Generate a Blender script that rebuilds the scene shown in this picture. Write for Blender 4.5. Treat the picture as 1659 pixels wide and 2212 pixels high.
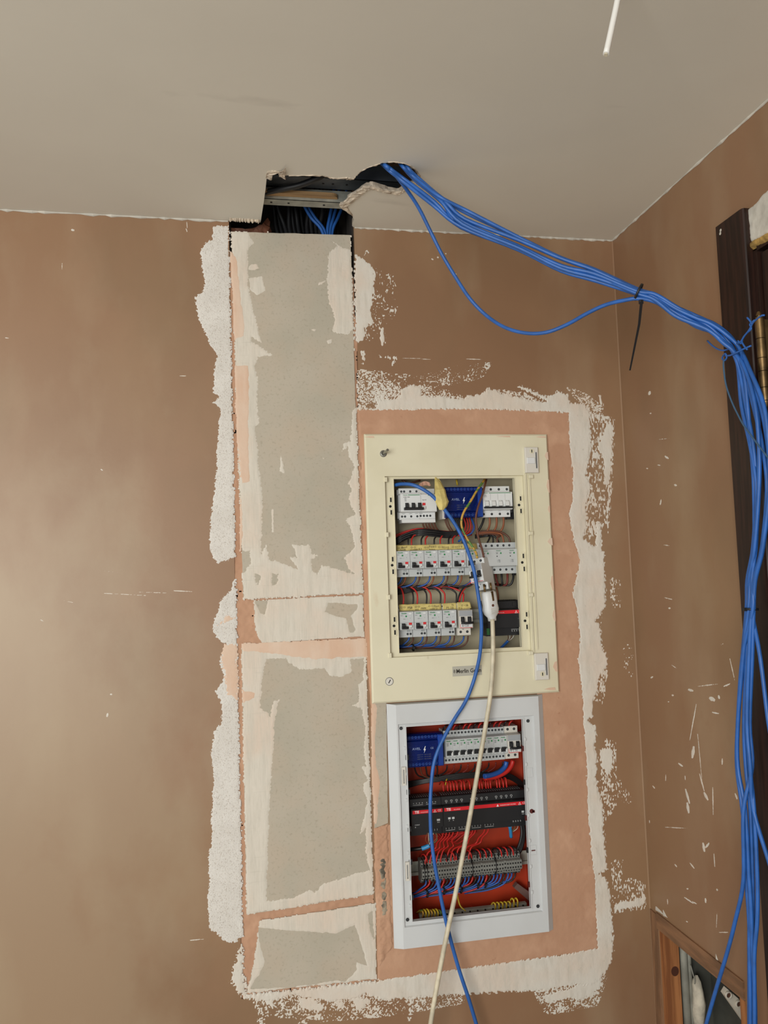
import bpy, bmesh, math, random
import numpy as np
from mathutils import Vector, Matrix
random.seed(7)
scene = bpy.context.scene
col = scene.collection
for o in list(bpy.data.objects):
    bpy.data.objects.remove(o)

# ------------------------------------------------------------------ camera
F_PX = 1701.4
CAM = np.array([0.0, -1.95, 1.6])
# rows: camera right, camera down, camera forward in world axes (x right, y into the wall, z up)
CR = np.array([[0.982796856, -0.181957707, -0.031650158],
               [-0.016471594, 0.084332075, -0.996301555],
               [0.183953870, 0.979683364, 0.079884164]])
cd = bpy.data.cameras.new('camera'); cam = bpy.data.objects.new('camera', cd); col.objects.link(cam)
cd.sensor_fit = 'VERTICAL'; cd.sensor_height = 36.0; cd.lens = 36.0 * F_PX / 2212.0
cd.clip_start = 0.02; cd.clip_end = 100
m = Matrix.Identity(4)
for i in range(3):
    m[i][0] = CR[0][i]; m[i][1] = -CR[1][i]; m[i][2] = -CR[2][i]; m[i][3] = CAM[i]
cam.matrix_world = m
scene.camera = cam

# ------------------------------------------------------------------ world, light, exposure
w = bpy.data.worlds.new('world'); scene.world = w; w.use_nodes = True
bg = w.node_tree.nodes['Background']
bg.inputs[0].default_value = (0.94, 0.97, 1.0, 1); bg.inputs[1].default_value = 0.56

def area_light(name, loc, target, size, power, color=(1, 1, 1)):
    ld = bpy.data.lights.new(name, 'AREA'); ld.shape = 'RECTANGLE'; ld.size, ld.size_y = size
    ld.energy = power; ld.color = color
    lo = bpy.data.objects.new(name, ld); col.objects.link(lo); lo.location = loc
    lo.rotation_euler = (Vector(target) - Vector(loc)).to_track_quat('-Z', 'Y').to_euler()
    return lo
area_light('window_daylight', (-1.9, -4.3, 1.55), (0.1, 0.0, 1.7), (2.0, 1.9), 146, (0.97, 0.975, 0.945))

scene.view_settings.view_transform = 'Standard'
scene.view_settings.look = 'None'
scene.view_settings.gamma = 1.0
scene.view_settings.use_curve_mapping = False
scene.view_settings.exposure = 0.0

# ------------------------------------------------------------------ photo-to-world helpers (points on real planes)
ZC = 2.5        # ceiling height
XR = 1.031      # right wall
def ray(px, py):
    return CR.T @ np.array([(px - 829.5) / F_PX, (py - 1106.0) / F_PX, 1.0])
def W(px, py, y=0.0):                 # point at depth y (0 = face of the back wall)
    d = ray(px, py); return Vector(CAM + (y - CAM[1]) / d[1] * d)
def RW(px, py, x=XR):                 # point on the right wall
    d = ray(px, py); return Vector(CAM + (x - CAM[0]) / d[0] * d)
def CL(px, py, z=ZC):                 # point on the ceiling
    d = ray(px, py); return Vector(CAM + (z - CAM[2]) / d[2] * d)
def P(L, y=0.0):
    return [W(*(q if len(q) == 3 else (q[0], q[1], y))) for q in L]

# ------------------------------------------------------------------ noise in numpy
def _hash(ix, iy, s):
    h = (ix.astype(np.int64) * 374761393 + iy.astype(np.int64) * 668265263 + s * 1442695041) & 0xffffffff
    h = ((h ^ (h >> 13)) * 1274126177) & 0xffffffff
    return ((h ^ (h >> 16)) & 0xffff) / 65535.0
def vnoise(x, y, s=0):
    ix = np.floor(x); iy = np.floor(y); fx = x - ix; fy = y - iy
    fx = fx * fx * (3 - 2 * fx); fy = fy * fy * (3 - 2 * fy)
    a = _hash(ix, iy, s); b = _hash(ix + 1, iy, s); c = _hash(ix, iy + 1, s); d = _hash(ix + 1, iy + 1, s)
    return (a * (1 - fx) + b * fx) * (1 - fy) + (c * (1 - fx) + d * fx) * fy
def fbm(x, y, s=0, o=3):
    t = 0; a = .5; n = 0
    for k in range(o):
        t = t + a * vnoise(x * 2 ** k + 17.3 * k, y * 2 ** k + 9.1 * k, s + k); n += a; a *= .5
    return t / n

# ------------------------------------------------------------------ materials
def lin(c):
    return tuple(((v / 255) / 12.92 if v / 255 <= .04045 else ((v / 255 + .055) / 1.055) ** 2.4) for v in c) + (1.0,)
MATS = {}
def mat(name, rgb, rough=.6, metal=0., var=0., vscale=20., bump=0., bscale=60., second=None, stretch=(1, 1, 1), detail=4., spec=.5, coat=0., lo=.4, hi=.62, alpha=1.):
    if name in MATS: return MATS[name]
    M = bpy.data.materials.new(name); M.use_nodes = True; nt = M.node_tree; N = nt.nodes; L = nt.links
    b = N['Principled BSDF']; b.inputs['Base Color'].default_value = lin(rgb); b.inputs['Roughness'].default_value = rough
    b.inputs['Metallic'].default_value = metal; b.inputs['Specular IOR Level'].default_value = spec
    if coat: b.inputs['Coat Weight'].default_value = coat
    tc = mp = None
    if var or bump or second:
        tc = N.new('ShaderNodeTexCoord'); mp = N.new('ShaderNodeMapping'); mp.inputs['Scale'].default_value = stretch
        L.new(tc.outputs['Object'], mp.inputs[0])
    if var or second:
        n = N.new('ShaderNodeTexNoise'); n.inputs['Scale'].default_value = vscale; n.inputs['Detail'].default_value = detail
        L.new(mp.outputs[0], n.inputs['Vector'])
        r = N.new('ShaderNodeValToRGB')
        c0 = rgb if not second else second
        r.color_ramp.elements[0].position = lo; r.color_ramp.elements[1].position = hi
        r.color_ramp.elements[0].color = lin(tuple(v * (1 - var) for v in c0)); r.color_ramp.elements[1].color = lin(rgb)
        L.new(n.outputs['Fac'], r.inputs[0]); L.new(r.outputs[0], b.inputs['Base Color'])
    if bump:
        n2 = N.new('ShaderNodeTexNoise'); n2.inputs['Scale'].default_value = bscale; n2.inputs['Detail'].default_value = 5
        L.new(mp.outputs[0], n2.inputs['Vector'])
        bp = N.new('ShaderNodeBump'); bp.inputs['Strength'].default_value = bump; bp.inputs['Distance'].default_value = .002
        L.new(n2.outputs['Fac'], bp.inputs['Height']); L.new(bp.outputs[0], b.inputs['Normal'])
    MATS[name] = M
    return M
def multi_noise_mat(name, base, layers, rough=.8, bump=.1, bscale=80., spec=.3):
    """base colour with several noise layers mixed over it: (rgb, scale, stretch, lo, hi, strength)"""
    M = bpy.data.materials.new(name); M.use_nodes = True; nt = M.node_tree; N = nt.nodes; L = nt.links
    b = N['Principled BSDF']; b.inputs['Roughness'].default_value = rough; b.inputs['Specular IOR Level'].default_value = spec
    tc = N.new('ShaderNodeTexCoord'); cur = None
    for i, (rgb, sc, st, lo, hi, k) in enumerate(layers):
        mp = N.new('ShaderNodeMapping'); mp.inputs['Scale'].default_value = st; mp.inputs['Location'].default_value = (3.1 * i, 1.7 * i, 5.3 * i)
        L.new(tc.outputs['Object'], mp.inputs[0])
        n = N.new('ShaderNodeTexNoise'); n.inputs['Scale'].default_value = sc; n.inputs['Detail'].default_value = 6
        L.new(mp.outputs[0], n.inputs['Vector'])
        r = N.new('ShaderNodeMapRange'); r.inputs['From Min'].default_value = lo; r.inputs['From Max'].default_value = hi; r.inputs['To Max'].default_value = k
        L.new(n.outputs['Fac'], r.inputs['Value'])
        mx = N.new('ShaderNodeMix'); mx.data_type = 'RGBA'
        L.new(r.outputs[0], mx.inputs[0])
        if cur is None: mx.inputs[6].default_value = lin(base)
        else: L.new(cur, mx.inputs[6])
        mx.inputs[7].default_value = lin(rgb); cur = mx.outputs[2]
    L.new(cur, b.inputs['Base Color'])
    if bump:
        n2 = N.new('ShaderNodeTexNoise'); n2.inputs['Scale'].default_value = bscale; n2.inputs['Detail'].default_value = 5
        L.new(tc.outputs['Object'], n2.inputs['Vector'])
        bp = N.new('ShaderNodeBump'); bp.inputs['Strength'].default_value = bump; bp.inputs['Distance'].default_value = .002
        L.new(n2.outputs['Fac'], bp.inputs['Height']); L.new(bp.outputs[0], b.inputs['Normal'])
    MATS[name] = M
    return M

m_wall = multi_noise_mat('brown_paint', (141, 107, 80), [((128, 96, 70), 1.6, (1, 1, .7), .45, .62, .5), ((150, 121, 90), 2.3, (1, 1, .6), .5, .68, .5),
                         ((164, 142, 115), 5., (1, 1, .4), .5, .72, .5), ((120, 96, 70), 3.1, (1, 1, .7), .56, .72, .4), ((134, 100, 74), 30., (1, 1, 1), .6, .75, .25)], rough=.42, bump=.04, bscale=140, spec=.6)
def add_dust(M):
    # dried plaster-dust film left on the lower left of the wall by sanding
    nt = M.node_tree; N = nt.nodes; L = nt.links; b = N['Principled BSDF']; src = b.inputs['Base Color'].links[0].from_socket
    tc = N.new('ShaderNodeTexCoord'); sp = N.new('ShaderNodeSeparateXYZ'); L.new(tc.outputs['Object'], sp.inputs[0])
    def rng(sock, a, c, lo=0., hi=1.):
        r = N.new('ShaderNodeMapRange'); r.inputs['From Min'].default_value = a; r.inputs['From Max'].default_value = c; r.inputs['To Min'].default_value = lo; r.inputs['To Max'].default_value = hi; L.new(sock, r.inputs['Value']); return r.outputs[0]
    def op(k, x, y):
        m_ = N.new('ShaderNodeMath'); m_.operation = k; L.new(x, m_.inputs[0])
        if isinstance(y, float): m_.inputs[1].default_value = y
        else: L.new(y, m_.inputs[1])
        return m_.outputs[0]
    mp = N.new('ShaderNodeMapping'); mp.inputs['Scale'].default_value = (1, 1, .8); mp.inputs['Location'].default_value = (4.2, 0, 1.3); L.new(tc.outputs['Object'], mp.inputs[0])
    n = N.new('ShaderNodeTexNoise'); n.inputs['Scale'].default_value = 4.5; n.inputs['Detail'].default_value = 7; n.inputs['Roughness'].default_value = .6; n.inputs['Distortion'].default_value = .15; L.new(mp.outputs[0], n.inputs['Vector'])
    area = op('MULTIPLY', rng(sp.outputs[0], .02, -.30), rng(sp.outputs[2], 2.05, 1.35))
    fac = op('ADD', op('MULTIPLY', area, 1.1), rng(n.outputs['Fac'], .35, .65, -.50, .22))
    fac = op('MULTIPLY', rng(fac, .1, .8), .5)
    mx = N.new('ShaderNodeMix'); mx.data_type = 'RGBA'; L.new(fac, mx.inputs[0]); L.new(src, mx.inputs[6]); mx.inputs[7].default_value = lin((156, 136, 110)); L.new(mx.outputs[2], b.inputs['Base Color'])
add_dust(m_wall)
m_wall.node_tree.nodes['Principled BSDF'].inputs['Specular Tint'].default_value = (1.0, .94, .82, 1)
m_ceil = multi_noise_mat('ceiling_paint', (226, 221, 207), [((216, 210, 196), 1.3, (1, 1, 1), .45, .65, .6), ((176, 169, 156), 5., (.6, 1.6, 1), .66, .78, .4)], rough=.8, bump=.05, bscale=30)
m_board = multi_noise_mat('plasterboard_paper', (184, 174, 157), [((173, 166, 149), 7., (1, 1, 1), .4, .62, .7), ((186, 170, 150), 10., (1, 1, 1), .45, .65, .55),
                          ((150, 140, 122), 150., (1, 1, 1), .55, .75, .5)], rough=.85, bump=.05, bscale=300)
m_stip = multi_noise_mat('white_stippled_filler', (219, 214, 206), [((208, 202, 193), 18., (1, 1, 1), .4, .6, .6), ((168, 156, 143), 420., (1, 1, .8), .55, .68, .7)], rough=.9, bump=.5, bscale=330)
m_white = multi_noise_mat('white_filler', (213, 206, 194), [((212, 196, 179), 9., (1, 1, 1), .45, .62, .7), ((196, 188, 174), 45., (2.2, 1, .4), .5, .7, .6), ((160, 146, 128), 110., (1, 1, .6), .66, .8, .5)], rough=.9, bump=.25, bscale=120)
m_skim = multi_noise_mat('pale_skim', (214, 206, 192), [((216, 198, 180), 7., (1, 1, 1), .45, .65, .8), ((200, 193, 179), 26., (2.6, 1, .25), .45, .72, .7), ((192, 185, 170), 120., (3.0, 1, .2), .5, .7, .45), ((182, 175, 160), 70., (.15, 1, 3.), .62, .74, .3)], rough=.9, bump=.2, bscale=130)
m_pinkskim = multi_noise_mat('pink_skim', (217, 191, 169), [((212, 177, 151), 8., (1, 1, 1), .4, .62, .8), ((220, 198, 178), 16., (2, 1, .3), .5, .7, .7)], rough=.9, bump=.25, bscale=110)
m_pink = multi_noise_mat('salmon_plaster', (188, 147, 119), [((180, 137, 109), 5., (1, 1, 1), .42, .65, .8), ((208, 168, 139), 14., (1, 1, 1), .52, .7, .5), ((150, 96, 68), 75., (1, 1, 1), .68, .78, .5)], rough=.85, bump=.3, bscale=70)
m_core = mat('torn_gypsum', (214, 198, 176), .9, var=.18, vscale=60, bump=.5, bscale=120)
m_dark = mat('dark_blockwork', (52, 44, 38), .95, var=.3, vscale=30, bump=.5)
m_galv = mat('galvanised_steel', (172, 172, 160), .5, metal=.2, var=.15, vscale=30)
m_galvd = mat('grey_blue_steel', (92, 98, 104), .5, metal=.3, var=.15, vscale=20)
m_wood = mat('pale_wood', (188, 150, 104), .65, var=.25, vscale=12, stretch=(.3, 6, 6))
m_darkwood = mat('dark_stained_wood', (48, 28, 21), .42, var=.35, vscale=16, stretch=(8, 8, .5), spec=.4)
m_pine = mat('pine', (170, 112, 66), .65, second=(128, 76, 40), vscale=9, stretch=(6, 6, .5), bump=.1)
m_paintwood = mat('brown_painted_wood', (142, 104, 74), .6, var=.2, vscale=14, stretch=(4, 4, .6), bump=.15)
m_knot = mat('wood_knot', (72, 34, 16), .7)
m_brass = mat('antique_brass', (150, 122, 82), .34, metal=.85, var=.3, vscale=25)
m_blue = mat('blue_cable_sheath', (44, 100, 178), .42, var=.1, vscale=30)
m_bluep = mat('thin_blue_wire', (46, 100, 175), .45)
m_bluew = mat('blue_wire', (36, 84, 160), .4)
m_blackw = mat('black_wire', (24, 23, 24), .42)
m_redw = mat('red_wire', (190, 40, 34), .4)
m_brownw = mat('brown_wire', (98, 58, 42), .45)
m_orangew = mat('orange_brown_wire', (142, 78, 44), .45)
m_yellow = mat('yellow_wire', (206, 176, 50), .45)
m_yg = mat('yellow_green_wire', (196, 150, 62), .45, second=(92, 130, 60), vscale=14, stretch=(1, 1, 5), lo=.47, hi=.5)
m_creamc = mat('cream_flex', (216, 205, 178), .5, var=.12, vscale=40, bump=.05)
m_blackp = mat('black_plastic', (26, 26, 28), .45)
m_blackm = mat('black_matt_plastic', (20, 20, 22), .6)
m_darkgrey = mat('hole_dark', (22, 20, 18), .8)
m_brk = mat('light_grey_plastic', (190, 193, 192), .45)
m_brkw = mat('white_plastic', (218, 219, 217), .42)
m_brkc = mat('cream_white_plastic', (214, 209, 198), .45)
m_red = mat('red_plastic', (206, 30, 34), .45)
m_redlab = mat('red_print', (214, 24, 36), .5)
m_green = mat('green_print', (40, 128, 72), .5)
m_whitep = mat('white_print', (226, 226, 224), .6)
m_greyp = mat('grey_print', (96, 98, 100), .6)
m_ink = mat('ink', (52, 46, 38), .7)
m_tape = mat('masking_tape', (218, 198, 122), .7, var=.1, vscale=60, bump=.2, bscale=150)
m_cream = multi_noise_mat('cream_enamel', (221, 214, 187), [((211, 203, 174), 6., (1, 1, 1), .45, .65, .7), ((205, 182, 150), 22., (1, 1, .5), .66, .78, .5), ((168, 152, 120), 45., (1, 1, .5), .74, .84, .4)], rough=.45, bump=.02)
m_creamin = mat('cream_tray', (196, 184, 154), .55, var=.08, vscale=8)
m_pwhite = multi_noise_mat('white_cover_plastic', (205, 207, 207), [((196, 197, 196), 6., (1, 1, 1), .45, .65, .6), ((214, 196, 180), 20., (1, 1, .4), .7, .8, .5)], rough=.4, bump=.0)
m_orange = mat('orange_box_plastic', (186, 58, 24), .5, var=.1, vscale=6)
m_orangerib = mat('orange_rib', (205, 72, 30), .5)
m_screw = mat('zinc_screw', (150, 148, 140), .35, metal=.8)
m_term = mat('grey_terminal_plastic', (128, 128, 122), .55)
m_conduit = mat('grey_conduit', (150, 148, 136), .6, var=.15, vscale=20)
m_slate = mat('slate_green_board', (72, 72, 64), .8, var=.2, vscale=12)
m_lump = mat('white_plaster_lump', (206, 196, 176), .9, var=.2, vscale=30, bump=.6)
m_foam = mat('expanding_foam', (196, 156, 84), .9, var=.3, vscale=40, bump=.9, bscale=60)
m_brackw = mat('white_bracket', (205, 196, 180), .6)
m_rawwhite = mat('raw_white_plaster', (205, 199, 186), .9, var=.08, vscale=25, bump=.3, bscale=60)
m_copper = mat('bare_copper', (205, 140, 100), .4, metal=.6)
m_plastwrap = mat('brown_wrapping_paper', (118, 72, 50), .7, var=.3, vscale=14)
def cover_mat():
    M = bpy.data.materials.new('clear_blue_cover'); M.use_nodes = True; nt = M.node_tree; N = nt.nodes; L = nt.links
    b = N['Principled BSDF']; b.inputs['Base Color'].default_value = lin((14, 44, 128)); b.inputs['Roughness'].default_value = .22
    t = N.new('ShaderNodeBsdfTransparent'); t.inputs[0].default_value = lin((60, 100, 205)); mx = N.new('ShaderNodeMixShader'); mx.inputs[0].default_value = .45
    L.new(t.outputs[0], mx.inputs[1]); L.new(b.outputs[0], mx.inputs[2]); L.new(mx.outputs[0], N['Material Output'].inputs[0])
    return M
m_cover = cover_mat()

# ------------------------------------------------------------------ mesh helpers
class MB:
    def __init__(s): s.v = []; s.f = []; s.sm = []
    def add(s, v, f, smooth=False):
        o = len(s.v); s.v += [tuple(p) for p in v]; s.f += [tuple(i + o for i in q) for q in f]; s.sm += [smooth] * len(f); return s
    def box(s, x0, x1, y0, y1, z0, z1, ch=0.):
        x0, x1 = min(x0, x1), max(x0, x1); y0, y1 = min(y0, y1), max(y0, y1); z0, z1 = min(z0, z1), max(z0, z1)
        if not ch:
            v = [(x, y, z) for z in (z0, z1) for y in (y0, y1) for x in (x0, x1)]
            f = [(0, 2, 3, 1), (4, 5, 7, 6), (0, 1, 5, 4), (2, 6, 7, 3), (0, 4, 6, 2), (1, 3, 7, 5)]
            return s.add(v, f)
        # chamfered towards the front (-y): front ring inset
        r = lambda y, i: [(x0 + i, y, z0 + i), (x1 - i, y, z0 + i), (x1 - i, y, z1 - i), (x0 + i, y, z1 - i)]
        v = r(y1, 0) + r(y0 + ch, 0) + r(y0, ch)
        f = [(3, 2, 1, 0)]
        f = [(0, 3, 2, 1)] + [(a, (a + 1) % 4, (a + 1) % 4 + 4, a + 4) for a in range(4)] + [(a + 4, (a + 1) % 4 + 4, (a + 1) % 4 + 8, a + 8) for a in range(4)] + [(8, 9, 10, 11)]
        return s.add(v, f)
    def prism_x(s, prof, x0, x1):               # profile of (y, z), extruded along x
        n = len(prof); v = [(x0, y, z) for y, z in prof] + [(x1, y, z) for y, z in prof]
        f = [tuple(range(n)), tuple(range(2 * n - 1, n - 1, -1))] + [(i, i + n, (i + 1) % n + n, (i + 1) % n) for i in range(n)]
        return s.add(v, f)
    def prism_y(s, prof, y0, y1):               # outline of (x, z), extruded along y
        n = len(prof); v = [(x, y0, z) for x, z in prof] + [(x, y1, z) for x, z in prof]
        f = [tuple(range(n)), tuple(range(2 * n - 1, n - 1, -1))] + [(i, i + n, (i + 1) % n + n, (i + 1) % n) for i in range(n)]
        return s.add(v, f)
    def cyl(s, c, axis, r, h, n=12, r2=None):
        a = Vector(axis).normalized(); u = a.orthogonal().normalized(); w_ = a.cross(u); c = Vector(c); r2 = r if r2 is None else r2
        v = [c + u * r * math.cos(t) + w_ * r * math.sin(t) for t in [2 * math.pi * i / n for i in range(n)]]
        v += [c + a * h + u * r2 * math.cos(t) + w_ * r2 * math.sin(t) for t in [2 * math.pi * i / n for i in range(n)]]
        s.add(v, [(i, (i + 1) % n, (i + 1) % n + n, i + n) for i in range(n)], True)
        return s.add(v, [tuple(range(n - 1, -1, -1)), tuple(range(n, 2 * n))])
    def ring(s, c, axis, r0, r1, h, n=14):
        a = Vector(axis).normalized(); u = a.orthogonal().normalized(); w_ = a.cross(u); c = Vector(c); v = []
        for rr, hh in ((r1, 0), (r1, h), (r0, h), (r0, 0)):
            v += [c + a * hh + u * rr * math.cos(2 * math.pi * i / n) + w_ * rr * math.sin(2 * math.pi * i / n) for i in range(n)]
        return s.add(v, [(k * n + i, k * n + (i + 1) % n, ((k + 1) % 4) * n + (i + 1) % n, ((k + 1) % 4) * n + i) for k in range(4) for i in range(n)], True)
    def frame(s, x0, x1, z0, z1, a0, a1, b0, b1, y0, y1):     # plate x0..x1 z0..z1 with an opening a0..a1 b0..b1, front y0, back y1
        o = [(x0, z0), (x1, z0), (x1, z1), (x0, z1)]; i_ = [(a0, b0), (a1, b0), (a1, b1), (a0, b1)]
        v = [(x, y0, z) for x, z in o] + [(x, y0, z) for x, z in i_] + [(x, y1, z) for x, z in o] + [(x, y1, z) for x, z in i_]
        f = []
        for k in range(4):
            j = (k + 1) % 4
            f += [(k, j, j + 4, k + 4), (k + 8, k + 12, j + 12, j + 8), (k, k + 8, j + 8, j), (k + 4, j + 4, j + 12, k + 12)]
        return s.add(v, f)
    def tube(s, pts, r, n=8, sub=5, taper=None):
        pts = spline(pts, sub); m_ = len(pts); v = []
        t0 = (pts[1] - pts[0]).normalized(); u = t0.orthogonal().normalized()
        for i, p in enumerate(pts):
            t = (pts[min(i + 1, m_ - 1)] - pts[max(i - 1, 0)])
            t = t.normalized() if t.length > 1e-9 else t0
            u = (u - t * u.dot(t)).normalized(); w_ = t.cross(u)
            rr = r if taper is None else r * (1 + (taper - 1) * i / (m_ - 1))
            v += [p + u * rr * math.cos(2 * math.pi * k / n) + w_ * rr * math.sin(2 * math.pi * k / n) for k in range(n)]
        f = [(i * n + k, i * n + (k + 1) % n, (i + 1) * n + (k + 1) % n, (i + 1) * n + k) for i in range(m_ - 1) for k in range(n)]
        o = len(s.v); s.add(v, f, True)
        s.add([], [])
        s.f += [tuple(o + k for k in range(n - 1, -1, -1)), tuple(o + (m_ - 1) * n + k for k in range(n))]; s.sm += [False, False]
        return s
    def mesh(s, name, material):
        me = bpy.data.meshes.new(name); me.from_pydata(s.v, [], s.f); me.materials.append(material)
        me.polygons.foreach_set('use_smooth', s.sm); me.validate(); me.update()
        bm = bmesh.new(); bm.from_mesh(me); bmesh.ops.recalc_face_normals(bm, faces=bm.faces); bm.to_mesh(me); bm.free()
        return me
    def build(s, name, material, parent=None, loc=None):
        return obj(name, s.mesh(name, material), parent, loc)
def spline(pts, sub):
    pts = [Vector(p) for p in pts]
    if len(pts) < 3 or sub < 2: return pts
    out = []; e = [pts[0] * 2 - pts[1]] + pts + [pts[-1] * 2 - pts[-2]]
    for i in range(1, len(e) - 2):
        p0, p1, p2, p3 = e[i - 1], e[i], e[i + 1], e[i + 2]
        for k in range(sub):
            t = k / sub
            out.append(.5 * ((2 * p1) + (p2 - p0) * t + (2 * p0 - 5 * p1 + 4 * p2 - p3) * t * t + (3 * p1 - p0 - 3 * p2 + p3) * t ** 3))
    out.append(pts[-1]); return out
def obj(name, me, parent=None, loc=None):
    o = bpy.data.objects.new(name, me); col.objects.link(o)
    if parent: o.parent = parent
    if loc is not None: o.location = loc
    return o
def tag(o, label, cat, group=None):
    o['label'] = label; o['category'] = cat
    if group: o['group'] = group
    return o
def thing(name, loc, label, cat, group=None, rot=None):
    o = bpy.data.objects.new(name, None); col.objects.link(o); o.location = loc; o.empty_display_size = .01
    if rot: o.rotation_euler = rot
    return tag(o, label, cat, group)
def struct(o): o['kind'] = 'structure'; return o
def dup(root, loc, label):
    r = root.copy(); col.objects.link(r); r.location = loc; r['label'] = label
    for ch in list(root.children):
        c = ch.copy(); col.objects.link(c); c.parent = r
        for g in list(ch.children):
            d = g.copy(); col.objects.link(d); d.parent = c
    return r
TXT = {}
def text_mesh(s, size, material, bold=0., squeeze=1.):
    key = (s, size, material.name, bold, squeeze)
    if key not in TXT:
        cu = bpy.data.curves.new('lettering', 'FONT'); cu.body = s; cu.size = size; cu.align_x = 'CENTER'; cu.align_y = 'CENTER'
        cu.resolution_u = 2; cu.extrude = .00012; cu.offset = bold
        t = bpy.data.objects.new('t', cu); col.objects.link(t)
        me = bpy.data.meshes.new_from_object(t.evaluated_get(bpy.context.evaluated_depsgraph_get()))
        bpy.data.objects.remove(t); me.materials.clear(); me.materials.append(material)
        for vv in me.vertices: vv.co.x *= squeeze
        me.name = 'lettering'; TXT[key] = me
    return TXT[key]
def text(s, size, material, parent, loc, name='printed_lettering', bold=0., squeeze=1., roll=0.):
    o = obj(name, text_mesh(s, size, material, bold, squeeze), parent, loc); o.rotation_euler = (math.pi / 2, roll, 0); return o
ORD = ['first', 'second', 'third', 'fourth', 'fifth', 'sixth', 'seventh', 'eighth', 'ninth', 'tenth', 'eleventh', 'twelfth', 'thirteenth', 'fourteenth', 'fifteenth', 'sixteenth', 'seventeenth', 'eighteenth', 'nineteenth', 'twentieth'] + ['twenty-' + q for q in ('first', 'second', 'third', 'fourth', 'fifth', 'sixth', 'seventh', 'eighth', 'ninth')] + ['thirtieth'] + ['thirty-' + q for q in ('first', 'second', 'third', 'fourth', 'fifth', 'sixth', 'seventh', 'eighth', 'ninth')]

# heightfield patch of plaster on the plane of the back wall -------------------------------------------------
def sdf(poly, X, Z):
    d = np.full(X.shape, 1e9); inside = np.zeros(X.shape, bool); n = len(poly)
    for i in range(n):
        ax, az = poly[i]; bx, bz = poly[(i + 1) % n]; ex, ez = bx - ax, bz - az
        L2 = ex * ex + ez * ez
        if L2 < 1e-14: continue
        t = np.clip(((X - ax) * ex + (Z - az) * ez) / L2, 0, 1)
        d = np.minimum(d, (X - ax - t * ex) ** 2 + (Z - az - t * ez) ** 2)
        c = (az > Z) != (bz > Z)
        with np.errstate(divide='ignore', invalid='ignore'):
            xi = ax + (Z - az) * ex / (ez if ez != 0 else 1e-12)
        inside ^= c & (X < xi)
    d = np.sqrt(d); return np.where(inside, -d, d)
def patch(name, parent, add, material, sub=(), base=0., t=.0009, res=.0017, a1=.003, w1=.02, a2=.0015, w2=.005, sp=0., spw=.008, rough=.0002, st=(1., 1.), seed=1, soft=.004, marg=.01, density=None, plane='W', clipbox=None, sube=1.):
    cv = (lambda p: (W(*p).x, W(*p).z)) if plane == 'W' else (lambda p: (-RW(*p).y, RW(*p).z))
    A = [[cv(p) for p in q] for q in add]; S = [[cv(p) for p in q] for q in sub]
    xs = [p[0] for q in A for p in q]; zs = [p[1] for q in A for p in q]
    x0, x1, z0, z1 = min(xs) - marg, max(xs) + marg, min(zs) - marg, max(zs) + marg
    if clipbox: x0, x1, z0, z1 = max(x0, clipbox[0]), min(x1, clipbox[1]), max(z0, clipbox[2]), min(z1, clipbox[3])
    if density is not None: res = min(res, .0014)
    nx = max(2, int((x1 - x0) / res) + 1); nz = max(2, int((z1 - z0) / res) + 1)
    X, Z = np.meshgrid(np.linspace(x0, x1, nx), np.linspace(z0, z1, nz))
    D = np.full(X.shape, 1e9)
    for q in A: D = np.minimum(D, sdf(q, X, Z))
    for q in S: D = np.maximum(D, -sdf(q, X, Z))
    F = -D + a1 * 2 * (fbm(X / w1, Z / w1, seed) - .5) + a2 * 2 * (fbm(X / w2 * st[0], Z / w2 * st[1], seed + 11) - .5)
    if sp: F = F + sp * 2 * (vnoise(X / .0028 * st[0], Z / .0028 * st[1], seed + 31) - .55) * np.exp(-(D / spw) ** 2)
    if density is not None:   # scattered dry-brush flecks: only where fine noise passes the density
        n = .6 * vnoise(X / .0024 * st[0], Z / .0024 * st[1], seed + 5) + .4 * fbm(X / .03, Z / .03, seed + 8)
        F = np.minimum(F + .004, (n - (1 - density)) * .02)
    H = t * np.clip(F / soft, -1, 1)
    H = H + np.where(F > 0, rough * 2 * (fbm(X / .012 * st[0], Z / .012 * st[1], seed + 41) - .5) * np.clip(F / soft, 0, 1), 0)
    idx = np.arange(nx * nz).reshape(nz, nx)
    mxh = np.maximum(np.maximum(H[:-1, :-1], H[1:, :-1]), np.maximum(H[:-1, 1:], H[1:, 1:]))
    keep = mxh > 0
    q = np.stack([idx[:-1, :-1][keep], idx[:-1, 1:][keep], idx[1:, 1:][keep], idx[1:, :-1][keep]], 1)
    used = np.unique(q); remap = np.zeros(nx * nz, np.int64); remap[used] = np.arange(len(used)); q = remap[q]
    Hf = H.ravel()[used]; Xf = X.ravel()[used]; Zf = Z.ravel()[used]
    if plane == 'W': co = np.stack([Xf, base - Hf, Zf], 1)
    else: co = np.stack([XR + base - Hf, -Xf, Zf], 1)
    me = bpy.data.meshes.new(name); me.vertices.add(len(used)); me.vertices.foreach_set('co', co.ravel())
    me.loops.add(q.size); me.polygons.add(len(q))
    me.polygons.foreach_set('loop_start', np.arange(0, q.size, 4)); me.loops.foreach_set('vertex_index', q.ravel())
    me.polygons.foreach_set('use_smooth', np.ones(len(q), bool)); me.update(calc_edges=True); me.validate()
    me.materials.append(material)
    o = obj(name, me, parent); return o

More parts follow.
